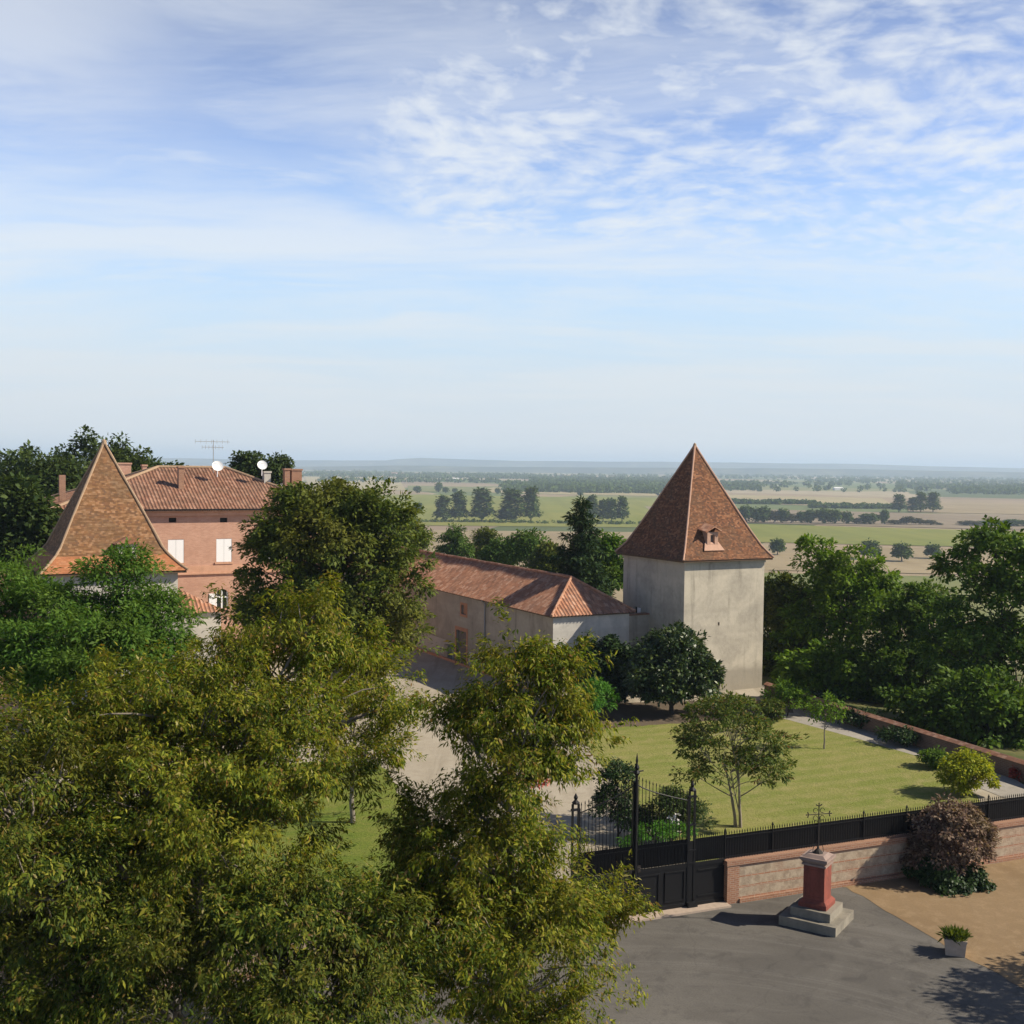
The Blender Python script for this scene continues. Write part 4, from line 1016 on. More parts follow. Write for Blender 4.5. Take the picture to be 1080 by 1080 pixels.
for (a, z0_, w_, h_) in ((0.12, 1.05, 0.56, 0.03), (0.12, 2.05, 0.56, 0.03)): mb.box(fo + pu * a - pvv * 0.02 + Z * z0_, pu * w_, pvv * 0.025, Z * h_)
for a in (0.12, 0.65): mb.box(fo + pu * a - pvv * 0.02 + Z * 1.081, pu * 0.03, pvv * 0.025, Z * 0.968)
build('inscription_panel', mb, M['red_stone'], X)
mb = MB(); mb.cbox(c2, pu, 0.92, 0.92, 2.221, 2.29); mb.frustum(c2, pu, 0.82, 0.82, 2.291, 1.0, 1.0, 2.42); mb.cbox(c2, pu, 1.04, 1.04, 2.421, 2.52); mb.frustum(c2, pu, 0.9, 0.9, 2.521, 0.6, 0.6, 2.62)
build('cap', mb, M['red_cap'], X)
mb = MB(); bs = Vector((*c2, 2.62))
mb.lathe(bs, [(0.2, 0), (0.14, 0.08), (0.05, 0.16), (0.03, 0.3)], 8)
ztop = at(867, 847, pcx.y).z
mb.tube([bs, (bs.x, bs.y, ztop - 0.1)], 0.02, 6)
zarm = ztop - 0.42; cu = Vector((0.97, 0.25, 0))
mb.tube([Vector((bs.x, bs.y, zarm)) - cu * 0.42, Vector((bs.x, bs.y, zarm)) + cu * 0.42], 0.018, 6)
for e in (-0.42, 0.42):
    q = Vector((bs.x, bs.y, zarm)) + cu * e
    for k in range(3):
        an_ = (k - 1) * 1.2 + (0 if e > 0 else math.pi); dd = cu * math.cos(an_) + Z * math.sin(an_)
        mb.tube([q, q + dd * 0.11], [0.016, 0.026], 5)
for k in range(3):
    an_ = math.pi / 2 + (k - 1) * 1.1; dd = cu * math.cos(an_) + Z * math.sin(an_); mb.tube([(bs.x, bs.y, ztop - 0.12), Vector((bs.x, bs.y, ztop - 0.12)) + dd * 0.13], [0.016, 0.026], 5)
for sx in (-1, 1):
    for szz in (-1, 1):    # scrolls in the angles
        ct = Vector((bs.x, bs.y, zarm)) + cu * (0.14 * sx) + Z * (0.14 * szz)
        mb.tube([ct + (cu * math.cos(k) + Z * math.sin(k)) * 0.09 for k in np.linspace(0, 5.2, 9)], 0.013, 4)
for sx in (-1, 1):        # side braces at the foot
    mb.tube([bs + cu * 0.22 * sx + Z * 0.02, bs + cu * 0.2 * sx + Z * 0.2, bs + Z * 0.5], 0.015, 4)
build('cross', mb, M['iron_rust'], X)

# ---------------------------------------------------------------- planter
pq = G(1007, 1005); PT = thing('planter', (pq.x, pq.y, 0), 'square pale concrete planter with low green plants on the square edge', 'planter')
mb = MB(); pp_ = Vector((math.cos(R(-18)), math.sin(R(-18)), 0)); 
mb.frustum((pq.x, pq.y), pp_, 0.64, 0.64, 0.0, 0.72, 0.72, 0.5); 
for q in (-1, 1):
    qv = Vector((-pp_.y, pp_.x, 0)); 
    mb.cbox(Vector((pq.x, pq.y, 0)) + pp_ * (q * 0.34), pp_, 0.08, 0.76, 0.501, 0.58)
    mb.cbox(Vector((pq.x, pq.y, 0)) + qv * (q * 0.34), pp_, 0.598, 0.08, 0.501, 0.58)
build('tub', mb, M['concrete'], PT)

# ================================================================== VEGETATION
def leaf_mesh(P, AX, UPR, Ln, Wd, fold=0.12):
    """rhombic leaves: P base points, AX axes, UPR facing hints -> verts, faces"""
    n = len(P)
    AX = AX / (np.linalg.norm(AX, axis=1, keepdims=True) + 1e-9)
    S = np.cross(AX, UPR); S /= (np.linalg.norm(S, axis=1, keepdims=True) + 1e-9)
    N = np.cross(S, AX)
    v = np.empty((n, 4, 3)); L_ = Ln[:, None]; W_ = Wd[:, None] * 0.5
    mid = P + AX * L_ * 0.45
    v[:, 0] = P; v[:, 1] = mid + S * W_ + N * W_ * fold * 2; v[:, 2] = P + AX * L_ - N * L_ * 0.08; v[:, 3] = mid - S * W_ + N * W_ * fold * 2
    return v.reshape(-1, 3)
def quads_obj(name, verts, mat, parent=None, loc=None):
    me = bpy.data.meshes.new(name)
    off = np.array(ORG[parent.name] if parent else loc)
    v = (verts - off).astype(np.float32); nq = len(v) // 4
    me.vertices.add(len(v)); me.vertices.foreach_set('co', v.ravel())
    me.loops.add(nq * 4); me.loops.foreach_set('vertex_index', np.arange(nq * 4, dtype=np.int32))
    me.polygons.add(nq); me.polygons.foreach_set('loop_start', np.arange(0, nq * 4, 4, dtype=np.int32))
    me.update(calc_edges=True); me.validate()
    me.materials.append(mat)
    o = bpy.data.objects.new(name, me); COL.objects.link(o)
    if parent: o.parent = parent
    else: o.location = tuple(off)
    ORG[o.name] = tuple(off)
    return o
def unit(rng, n):
    d = rng.normal(size=(n, 3)); return d / np.linalg.norm(d, axis=1, keepdims=True)

def clusters_in(rng, lobes, n, shell, zmin):
    wts = np.array([(l[3] * l[4] * l[5]) ** 0.67 for l in lobes]); wts /= wts.sum()
    cs, ow = [], []
    for li, l in enumerate(lobes):
        k = max(3, int(round(n * wts[li])))
        d = unit(rng, k); d[:, 2] = np.where(d[:, 2] < -0.35, -d[:, 2] * 0.8, d[:, 2])
        r = shell + (1 - shell) * rng.random(k) ** 0.6
        r *= rng.uniform(0.86, 1.12, k)
        p = np.array(l[:3]) + d * r[:, None] * np.array(l[3:6])
        cs.append(p); ow += [li] * k
    c = np.vstack(cs); ow = np.array(ow); keep = c[:, 2] > zmin
    return c[keep], ow[keep]

def tree(name, label, cat, base, lobes, ncl, nlf, llen, lwid, mat, cr=0.6, droop=0.4, bark=None, trunk_r=0.2, seed=1, shell=0.5,
         flat=0.65, palm=1, group=None, twig_share=0.5, trunks=1, lean=(0, 0), zmin=0.5, crown_name='crown', trunk_name='trunk', branch_r=None, hang=0.25, spray=0.0):
    rng = np.random.default_rng(seed); rr = random.Random(seed)
    base = Vector(base); bz = np.array(base)
    t = thing(name, base, label, cat, group)
    c, ow = clusters_in(rng, lobes, ncl, shell, zmin)
    # wood
    mb = MB(); top = float(np.percentile([l[2] for l in lobes], 70)) * 1.05; ctr = np.average([l[:3] for l in lobes], axis=0, weights=[l[3] for l in lobes])
    stems = []
    for k in range(trunks):
        a = 2 * math.pi * k / trunks + 0.6; off = Vector((math.cos(a), math.sin(a), 0)) * (trunk_r * 1.6 if trunks > 1 else 0)
        tip = Vector((ctr[0] + lean[0] + off.x * 4, ctr[1] + lean[1] + off.y * 4, top * 0.9 if trunks == 1 else top * 0.75))
        pts, rad = [], []
        for i in range(9):
            f = i / 8
            p = off * (1 - f) + Vector((tip.x * f ** 1.3, tip.y * f ** 1.3, tip.z * f - 0.4 * (1 - f))) + Vector((rr.gauss(0, 0.06), rr.gauss(0, 0.06), 0)) * (top * 0.08 if i else 0)
            pts.append(p); rad.append(trunk_r * (1.25 if i == 0 else 1.0) * (1 - 0.85 * f) + 0.01)
        stems.append((pts, rad)); mb.tube([base + p for p in pts], rad, 9)
    limb_ends = []
    for li, l in enumerate(lobes):
        pts, rad = stems[li % len(stems)]
        tz = max(0.25 * l[2], l[2] - 0.8 * max(l[3], l[4]) - 0.5 * l[5]); tz = min(tz, top * 0.8)
        i = min(range(len(pts)), key=lambda q: abs(pts[q].z - tz)); s = pts[i]; e = Vector(l[:3])
        md = (s + e) / 2 + Vector((0, 0, -0.06 * (e - s).length)) + Vector((rr.gauss(0, .1), rr.gauss(0, .1), 0)) * (e - s).length * 0.4
        r0 = min(rad[i] * 0.65, trunk_r * 0.5); path = []
        for k in range(7):
            f = k / 6; path.append(s * (1 - f) ** 2 + md * 2 * f * (1 - f) + e * f * f)
        mb.tube([base + p for p in path], [r0 * (1 - 0.7 * k / 6) for k in range(7)], 6); limb_ends.append((path, r0))
    br = branch_r or max(0.014, trunk_r * 0.11)
    for ci in range(len(c)):
        if rr.random() > twig_share: continue
        path, r0 = limb_ends[ow[ci]]; e = Vector(c[ci]); s = path[rr.choice((3, 4, 5, 6))]
        md = (s + e) / 2 + Vector((rr.gauss(0, .12), rr.gauss(0, .12), rr.gauss(0.05, .12))) * (e - s).length
        pth = [s * (1 - f) ** 2 + md * 2 * f * (1 - f) + e * f * f for f in (0, .25, .5, .75, 1)]
        mb.tube([base + p for p in pth], [br * (1.6 - 1.2 * f) for f in (0, .25, .5, .75, 1)], 4, cap=False)
    build(trunk_name, mb, bark or M['bark'], t, smooth=True)
    # leaves
    n = len(c); k = rng.poisson(nlf, n).clip(max(2, nlf // 4), nlf * 3)
    k = np.maximum(1, (k * rng.uniform(0.5, 1.4, n)).astype(int))
    idx = np.repeat(np.arange(n), k); m = len(idx)
    crs = (cr * rng.uniform(0.65, 1.3, n))[idx][:, None]
    d = unit(rng, m) * (rng.random(m) ** 0.45)[:, None] * crs; d[:, 2] *= flat
    lc = np.array([l[:3] for l in lobes])[ow][idx]
    if spray:
        sdir = (c - np.array([l[:3] for l in lobes])[ow]); sdir /= np.linalg.norm(sdir, axis=1, keepdims=True) + 1e-6
        sdir += rng.normal(0, 0.35, sdir.shape); sdir[:, 2] += 0.1
        sl_ = (spray * rng.uniform(0.5, 1.5, n))[idx]; q = rng.random(m) * 1.5 - 0.5
        d = d * (1.05 - 0.55 * np.clip(q, 0, 1))[:, None] + sdir[idx] * (q * sl_)[:, None]
        d[:, 2] -= 0.3 * sl_ * np.clip(q, 0, 1) ** 2
    P = c[idx] + d
    out = P - lc; out /= np.linalg.norm(out, axis=1, keepdims=True) + 1e-6
    AX = d / (np.linalg.norm(d, axis=1, keepdims=True) + 1e-6) * 0.7 + out * 0.4 + rng.normal(0, 0.45, (m, 3)); AX[:, 2] -= droop
    UP = out * 0.7 + rng.normal(0, 0.45, (m, 3)); UP[:, 2] += 0.8
    Ls = llen * rng.uniform(0.5, 1.45, m)
    if palm > 1:
        AX /= np.linalg.norm(AX, axis=1, keepdims=True); S = np.cross(AX, UP); S /= np.linalg.norm(S, axis=1, keepdims=True) + 1e-9
        ang = np.linspace(-1.15, 1.15, palm)
        A2 = (AX[:, None, :] * np.cos(ang)[None, :, None] + S[:, None, :] * np.sin(ang)[None, :, None]).reshape(-1, 3)
        A2[:, 2] -= hang * rng.uniform(0.3, 1.3, len(A2)); A2 += rng.normal(0, 0.22, A2.shape)
        P = np.repeat(P, palm, 0) + rng.normal(0, llen * 0.35, A2.shape); UP = np.repeat(UP, palm, 0) + rng.normal(0, 0.4, A2.shape); Ls = np.repeat(Ls, palm) * np.tile(1 - 0.35 * np.abs(ang) / 1.15, m) * rng.uniform(0.85, 1.1, m * palm); AX = A2
    v = leaf_mesh(P, AX, UP, Ls, Ls * (lwid / llen) * rng.uniform(0.8, 1.2, len(Ls)))
    quads_obj(crown_name, v + bz, mat, t)
    return t

def rel(base, items):
    """lobes given by picture outline (px, py, width px, height px, depth along the view) -> local ellipsoids"""
    out = []
    for px, py, wp, hp_, dy, *ry in items:
        Y = base[1] + dy; p = at(px, py, Y); k = Y / FOC
        out.append((p.x - base[0], dy, p.z - base[2], wp / 2 * k, (ry[0] if ry else wp / 2 * k * 0.9), hp_ / 2 * k))
    return out

ch = dict(mat=M['lf_chestnut'], palm=5, droop=0.35, hang=0.75, spray=0.85, shell=0.3, flat=0.75, bark=M['bark'])
# foreground horse chestnuts (outside the railing)
b1 = Vector((at(200, 900, 34).x, 34, 0))
tree('chestnut_tree', 'largest olive green chestnut tree filling the left foreground, crown reaching the house windows', 'tree', b1,
     rel(b1, [(300, 690, 150, 100, 3.0), (235, 715, 110, 90, 2), (190, 760, 190, 130, 0), (365, 695, 90, 90, 2.5), (300, 830, 190, 120, -1.5), (110, 780, 170, 140, 0.5), (220, 890, 240, 160, -3.0), (390, 750, 70, 80, 1.5), (385, 805, 60, 50, 1), (90, 900, 200, 170, -2), (270, 780, 190, 150, 0), (160, 830, 200, 140, -2), (50, 790, 120, 110, 0), (340, 640, 60, 40, 3)]),
     500, 66, 0.19, 0.058, cr=0.5, trunk_r=0.34, seed=11, **ch)
b2 = Vector((at(545, 900, 33).x, 33, 0))
tree('chestnut_tree', 'two-tiered olive chestnut tree in front of the gate at bottom centre', 'tree', b2,
     rel(b2, [(550, 705, 90, 60, 0.5), (510, 745, 60, 50, 0), (590, 740, 60, 90, 0), (550, 765, 110, 80, 0.3), (580, 805, 60, 70, 0.3), (540, 830, 80, 50, -0.2), (510, 890, 140, 80, -0.5), (445, 900, 90, 110, 0), (590, 965, 110, 80, -0.5), (530, 1000, 220, 150, -1.5), (635, 975, 80, 60, 0.4), (500, 950, 180, 130, 0.8), (560, 1090, 180, 120, -1), (490, 850, 70, 50, 0), (430, 970, 90, 110, 0.3), (490, 770, 60, 60, 0), (600, 775, 50, 60, 0.2), (540, 800, 110, 50, 0), (575, 700, 50, 40, 0)]),
     500, 66, 0.19, 0.058, cr=0.46, trunk_r=0.25, seed=23, **ch)
b3 = Vector((at(20, 950, 30).x, 30, 0))
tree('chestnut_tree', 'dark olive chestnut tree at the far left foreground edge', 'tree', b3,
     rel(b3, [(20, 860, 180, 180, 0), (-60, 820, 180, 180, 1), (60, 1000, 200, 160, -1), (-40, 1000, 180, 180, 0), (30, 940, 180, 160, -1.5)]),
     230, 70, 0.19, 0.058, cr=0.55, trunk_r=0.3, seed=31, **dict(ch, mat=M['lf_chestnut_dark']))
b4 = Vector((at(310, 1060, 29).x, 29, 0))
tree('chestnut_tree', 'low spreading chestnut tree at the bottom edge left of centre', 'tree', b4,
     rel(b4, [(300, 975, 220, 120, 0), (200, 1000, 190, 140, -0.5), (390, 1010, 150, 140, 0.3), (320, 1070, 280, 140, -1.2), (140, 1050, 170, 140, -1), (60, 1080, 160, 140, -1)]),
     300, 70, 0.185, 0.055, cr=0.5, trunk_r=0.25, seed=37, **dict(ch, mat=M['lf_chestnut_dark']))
# tree on the inner lawn with a slim grey trunk
b5 = G(371, 868)
tree('lawn_tree', 'slim tree with a bare grey trunk standing on the left lawn', 'tree', b5,
     rel(b5, [(365, 715, 110, 90, 0), (402, 745, 56, 80, 0.5), (340, 745, 90, 90, 0), (385, 785, 70, 40, 0), (415, 790, 40, 30, 0.3)]), 150, 150, 0.2, 0.07, M['lf_chestnut'], cr=0.6, spray=0.7, trunk_r=0.13, seed=41, bark=M['bark'])
# bright acacia before the pavilion
b6 = Vector((at(95, 700, 50).x, 50, 0))
tree('acacia_tree', 'bright green feathery tree in front of the left pavilion', 'tree', b6,
     rel(b6, [(125, 620, 100, 90, 0.5), (60, 650, 130, 90, 0), (150, 660, 110, 100, 0), (10, 640, 110, 110, 1), (100, 710, 210, 110, -1.5), (20, 720, 140, 120, -1), (-70, 660, 130, 150, 0.5), (165, 705, 90, 80, -1), (110, 680, 160, 90, -1.5), (60, 690, 160, 110, -1.5), (185, 740, 100, 80, -2)]),
     460, 190, 0.22, 0.075, M['lf_acacia'], cr=0.75, droop=0.35, trunk_r=0.22, seed=47, bark=M['bark_dark'], flat=0.5)
# big lime in front of the house
b7 = Vector((at(345, 740, 74).x, 74, 0))
tree('lime_tree', 'tall dense dark green tree between the pink house and the barn', 'tree', b7,
     rel(b7, [(345, 570, 150, 110, 0), (305, 590, 95, 100, -1), (400, 560, 80, 90, 0), (405, 620, 90, 120, -0.5), (330, 650, 170, 120, -1), (410, 680, 80, 90, -0.5), (292, 655, 70, 80, 0), (340, 535, 110, 50, 1)]),
     460, 150, 0.28, 0.14, M['lf_mid'], cr=0.85, spray=0.7, trunk_r=0.4, seed=53, bark=M['bark_dark'])

# wood behind the house on the left
rng0 = random.Random(5)
gl_labels = ['large dark tree at the left frame edge behind the pavilion', 'broad dark tree behind the pavilion roof', 'highest rounded tree on the skyline left of the pavilion tip',
             'rounded skyline tree just right of the pavilion tip', 'lower skyline tree sloping down toward the house chimney', 'small tree behind the left ridge of the house roof',
             'dark tree filling the gap left of the pavilion roof', 'dark green tree low at the left edge beside the brick wing']
spec = [(10, 520, 90, 90, 128), (50, 515, 90, 90, 124), (88, 500, 90, 80, 138), (128, 500, 75, 72, 142), (160, 515, 60, 50, 146), (183, 512, 40, 40, 150), (20, 545, 62, 80, 90), (0, 590, 80, 110, 100)]
for k, (px, py, wp, hp_, Y) in enumerate(spec):
    p = at(px, py, Y); bz = float(terrain_z(p.x, Y)); bb = (p.x, Y, bz)
    tree('oak_tree', gl_labels[k], 'tree', bb, rel(bb, [(px, py, wp * 0.8, hp_, 0), (px - wp * 0.25, py + hp_ * 0.2, wp * 0.6, hp_ * 0.7, 0.5), (px + wp * 0.25, py + hp_ * 0.15, wp * 0.6, hp_ * 0.75, -0.5), (px, py + hp_ * 0.5, wp * 0.9, hp_, 0)]),
         150, 75, 0.5, 0.3, M['lf_dark'], cr=1.3, trunk_r=0.4, seed=60 + k, bark=M['bark_dark'], group='skyline trees behind the house', twig_share=0.15)
for k, (px, py, wp, hp_, lab) in enumerate([(262, 490, 34, 26, 'feathery tree showing above the house roof between the two dishes'), (292, 494, 32, 26, 'small tree behind the brick chimneys at the right end of the house')]):
    Y = 135; p = at(px, py, Y); bz = float(terrain_z(p.x, Y)); bb = (p.x, Y, bz)
    tree('oak_tree', lab, 'tree', bb, rel(bb, [(px, py, wp, hp_, 0), (px - 6, py + 10, wp * 0.8, hp_, 0), (px + 6, py + 12, wp * 0.8, hp_, 0)]), 70, 60, 0.4, 0.22, M['lf_dark'], cr=0.9, trunk_r=0.25, seed=80 + k, bark=M['bark_dark'], twig_share=0.2)
# trees behind the barn
for k, (px, py, wp, hp_, Y, mt, lab) in enumerate([(430, 568, 44, 44, 150, 'lf_mid', 'round tree peeking above the barn ridge beside the lime tree'), (480, 574, 34, 34, 190, 'lf_farlight', 'small round tree above the left part of the barn ridge'),
        (512, 574, 30, 34, 200, 'lf_mid', 'darker round tree in the middle above the barn ridge'), (530, 582, 40, 30, 170, 'lf_farlight', 'low light green bush just above the barn ridge'), (556, 578, 48, 46, 160, 'lf_farlight', 'wide green tree above the barn ridge left of the conifer'),
        (577, 590, 30, 30, 150, 'lf_mid', 'low dark bush between the barn ridge and the conifer'), (640, 592, 44, 60, 118, 'lf_acacia', 'leafy green tree squeezed between the conifer and the tower')]):
    p = at(px, py, Y); bz = float(terrain_z(p.x, Y)); bb = (p.x, Y, bz)
    tree('broadleaf_tree', lab, 'tree', bb, rel(bb, [(px, py, wp * 0.85, hp_, 0), (px - wp * 0.2, py + hp_ * 0.3, wp * 0.7, hp_, 0), (px + wp * 0.2, py + hp_ * 0.3, wp * 0.7, hp_, 0.3)]), 80, 80, 0.42, 0.24, M[mt], cr=1.0, trunk_r=0.25, seed=90 + k, twig_share=0.15, bark=M['bark_dark'], group='trees behind the barn')
# conifer
p = at(612, 610, 108); bz = float(terrain_z(p.x, 108)); bb = (p.x, 108, bz)
lob = []; zt_c = at(610, 527, 108).z - bz; zl = at(612, 640, 108).z - bz
rc = random.Random(9)
for k in range(26):
    f = k / 25; z_ = zl + (zt_c - zl) * f - 0.4; rad = 3.3 * (1 - f) ** 0.75 + 0.18
    a = k * 2.4; rad *= rc.uniform(0.8, 1.15)
    lob.append((math.cos(a) * rad * 0.45, math.sin(a) * rad * 0.45, z_, rad * 0.62, rad * 0.62, 0.55 + 0.4 * (1 - f)))
tree('conifer', 'dark pointed conifer behind the barn between the bushes and the tower', 'conifer', bb, lob, 300, 75, 0.42, 0.12, M['lf_conifer'], cr=0.6, droop=0.35, trunk_r=0.22, seed=101, shell=0.6, twig_share=0.2, bark=M['bark_dark'], flat=0.5)

# right-hand wood beyond the garden wall
rt = [('right_a', 'maple_tree', 'bright green rounded tree rising just right of the tower roof eave', 'lf_right', 100, [(895, 625, 110, 90, 0), (860, 600, 50, 60, 1), (905, 655, 120, 110, -1), (930, 640, 60, 80, 0), (870, 680, 110, 120, 0), (852, 578, 24, 26, 1.5)]),
      ('right_b', 'shrub', 'grey green bushy tree against the right tower wall', 'lf_mid', 103, [(824, 645, 52, 80, 0), (838, 670, 50, 90, 0), (826, 700, 70, 60, 0)]),
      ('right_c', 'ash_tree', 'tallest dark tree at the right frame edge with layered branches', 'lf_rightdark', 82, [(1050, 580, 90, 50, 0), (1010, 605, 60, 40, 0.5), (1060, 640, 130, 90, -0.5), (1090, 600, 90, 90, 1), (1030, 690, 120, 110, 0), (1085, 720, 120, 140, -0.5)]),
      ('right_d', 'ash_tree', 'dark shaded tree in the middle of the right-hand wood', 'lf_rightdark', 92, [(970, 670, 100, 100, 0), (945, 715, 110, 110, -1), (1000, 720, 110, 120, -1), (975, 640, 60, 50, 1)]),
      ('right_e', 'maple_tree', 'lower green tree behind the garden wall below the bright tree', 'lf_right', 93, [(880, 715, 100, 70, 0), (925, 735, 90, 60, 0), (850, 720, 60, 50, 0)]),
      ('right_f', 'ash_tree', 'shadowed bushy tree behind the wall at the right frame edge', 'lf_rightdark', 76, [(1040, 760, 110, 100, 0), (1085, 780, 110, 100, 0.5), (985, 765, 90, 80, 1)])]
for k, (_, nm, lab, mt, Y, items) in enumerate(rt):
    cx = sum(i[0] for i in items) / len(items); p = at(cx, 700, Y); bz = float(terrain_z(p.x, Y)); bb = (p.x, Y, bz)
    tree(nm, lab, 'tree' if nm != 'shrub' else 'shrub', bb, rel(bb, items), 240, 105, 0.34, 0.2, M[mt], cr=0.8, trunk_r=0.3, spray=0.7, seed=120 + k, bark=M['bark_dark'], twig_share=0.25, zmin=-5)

# garden planting
b = G(708, 752)
tree('magnolia_tree', 'dense round glossy dark tree before the tower', 'tree', b, rel(b, [(708, 700, 84, 62, 0), (690, 715, 60, 50, -1), (735, 715, 55, 45, -0.5), (710, 680, 60, 36, 0), (705, 728, 84, 36, 0)]),
     380, 120, 0.27, 0.14, M['lf_magnolia'], cr=0.6, trunk_r=0.18, seed=141, bark=M['bark_dark'], shell=0.35, droop=0.2, twig_share=0.15)
b = G(779, 872)
tree('crape_myrtle', 'open multi-stemmed small tree on the lawn behind the railing', 'tree', b, rel(b, [(770, 770, 110, 60, 0), (735, 785, 70, 50, 0), (805, 790, 70, 55, 0.4), (770, 815, 100, 50, -0.5), (815, 815, 55, 36, 0), (730, 815, 40, 30, 0), (765, 745, 70, 30, 0.3)]),
     150, 95, 0.17, 0.07, M['lf_myrtle'], cr=0.42, spray=0.4, trunk_r=0.075, trunks=4, seed=149, bark=M['bark_pale'], shell=0.35, flat=0.5, twig_share=0.6, droop=0.25)
b = G(869, 790)
tree('sapling', 'thin young tree at the lawn edge beside the garden path', 'tree', b, rel(b, [(872, 745, 30, 22, 0), (860, 756, 18, 16, 0), (880, 757, 16, 14, 0.2)]), 34, 34, 0.2, 0.09, M['lf_right'], cr=0.34, spray=0.4, trunk_r=0.05, seed=151, twig_share=0.7)
def shrub(name, label, base, items, mat, ncl, nlf, llen, lwid, cr, seed, cat='shrub', **kw):
    return tree(name, label, cat, base, rel(base, items), ncl, nlf, llen, lwid, mat, cr=cr, trunk_r=kw.pop('trunk_r', 0.06), seed=seed, zmin=kw.pop('zmin', 0.05), crown_name='foliage', trunk_name='stem', bark=M['bark_dark'], twig_share=0.2, **kw)
b = G(1019, 838)
shrub('golden_shrub', 'yellow green round shrub at the corner of the lawn', b, [(1020, 812, 54, 40, 0), (1010, 825, 40, 26, 0), (1033, 822, 36, 28, 0)], M['lf_yellow'], 120, 70, 0.16, 0.09, 0.36, 161)
b = onW(10.9, -1.2)
shrub('smoke_bush', 'purple grey bushy shrub with green ivy foot growing against the low wall', b, [(1005, 880, 84, 62, 0), (985, 900, 60, 60, 0), (1025, 895, 56, 62, 0), (1003, 862, 60, 36, 0)], M['lf_smoke'], 220, 85, 0.14, 0.08, 0.36, 163)
b = onW(10.9, -1.75)
shrub('ivy_clump', 'dark green ivy clump at the foot of the purple bush', b, [(1000, 928, 84, 36, 0), (1028, 930, 40, 34, 0), (975, 922, 40, 36, 0.2)], M['lf_ivy'], 110, 80, 0.13, 0.1, 0.3, 167, droop=0.7)
b = G(627, 760)
shrub('round_bush', 'bright green clipped round bush beside the barn end', b, [(628, 738, 44, 44, 0), (620, 745, 36, 34, 0)], M['lf_bright'], 120, 65, 0.2, 0.07, 0.42, 173)
for k, (px, py) in enumerate([(612, 735), (625, 735), (640, 735), (652, 738)]): pass
b = G(640, 742); bb = (b.x, b.y, 0)
shrub('ivy_hedge', 'tall dark ivy hedge below the barn end wall', bb, [(622, 700, 46, 50, 0.6), (645, 698, 46, 50, 0.3), (660, 712, 40, 60, 0), (630, 722, 60, 40, 0), (650, 728, 50, 34, -0.2)], M['lf_ivy'], 260, 110, 0.24, 0.18, 0.55, 179, cat='hedge')
b = G(652, 885)
shrub('gate_shrub', 'dark reddish green upright shrub just inside the gate', b, [(652, 822, 40, 40, 0), (645, 850, 44, 50, 0), (660, 865, 40, 50, 0)], M['lf_ivy'], 110, 70, 0.13, 0.07, 0.34, 181)
b = G(708, 888)
shrub('oleander_shrub', 'round dark green shrub with white blooms behind the right gate leaf', b, [(705, 852, 48, 44, 0), (730, 862, 40, 40, 0), (690, 872, 50, 36, 0)], M['lf_dark'], 130, 70, 0.14, 0.06, 0.34, 187)
par = bpy.data.objects['oleander_shrub']
rngf = np.random.default_rng(4)
fl = []
for _ in range(26):
    q = at(rngf.uniform(700, 716), rngf.uniform(858, 878), b.y - 1.0); fl.append(np.array(q))
fl = np.array(fl); fv = leaf_mesh(np.repeat(fl, 4, 0), unit(rngf, 104), unit(rngf, 104), np.full(104, 0.13), np.full(104, 0.1)); quads_obj('flower', fv, M['petal'], par)
b = G(563, 845)
shrub('red_shrub', 'small red leaved shrub on the gravel seen through the chestnut', b, [(563, 822, 30, 30, 0)], M['petal_red'], 25, 50, 0.14, 0.07, 0.3, 191)
b = G(690, 905)
shrub('border_plants', 'bright low green plants along the inside of the gate', b, [(690, 880, 50, 20, 0.3), (715, 878, 40, 20, 0.5), (668, 890, 30, 16, 0)], M['lf_bright'], 60, 50, 0.12, 0.05, 0.25, 193)
for k, (px, py, wp, hp_, mt, lab) in enumerate([(830, 735, 46, 34, 'lf_right', 'leafy green bush at the foot of the tower right corner'), (760, 742, 50, 20, 'lf_myrtle', 'low border plants with red flowers at the tower foot'),
        (985, 800, 26, 16, 'lf_acacia', 'low green clump beside the path near the yellow shrub'), (868, 738, 40, 14, 'lf_ivy', 'dark trailing plants on the garden wall behind the sapling'),
        (908, 757, 44, 16, 'lf_ivy', 'low dark hedge plants at the middle of the garden wall'), (950, 776, 46, 16, 'lf_ivy', 'dark low planting along the garden wall left of the yellow shrub'), (1077, 815, 12, 10, 'petal_red', 'red leaved plant at the right end of the garden wall'), (812, 748, 26, 20, 'lf_myrtle', 'small bush where the garden wall meets the tower')]):
    b = G(px, py + hp_ * 0.6)
    shrub('border_shrub', lab, b, [(px, py, wp, hp_, 0), (px + wp * 0.2, py + 4, wp * 0.7, hp_ * 0.8, 0)], M[mt], 60, 50, 0.2, 0.09, 0.36, 200 + k)
b = Vector((pq.x, pq.y, 0.5)); rg = np.random.default_rng(8)
n = 700; hd = rg.normal(0, 0.16, (n, 2)).clip(-0.4, 0.4); P = np.column_stack([hd, np.zeros(n) + 0.02]) + np.array(b)
ax = np.column_stack([hd * 1.6, np.full(n, 0.55)]) + rg.normal(0, 0.3, (n, 3)); L_ = rg.uniform(0.12, 0.34, n)
P += np.column_stack([np.zeros((n, 2)), rg.uniform(0.02, 0.14, n)])
quads_obj('plants', leaf_mesh(P, ax, unit(rg, n) + np.array((0, 0, .5)), L_, L_ * 0.22), M['lf_mid'], PT)
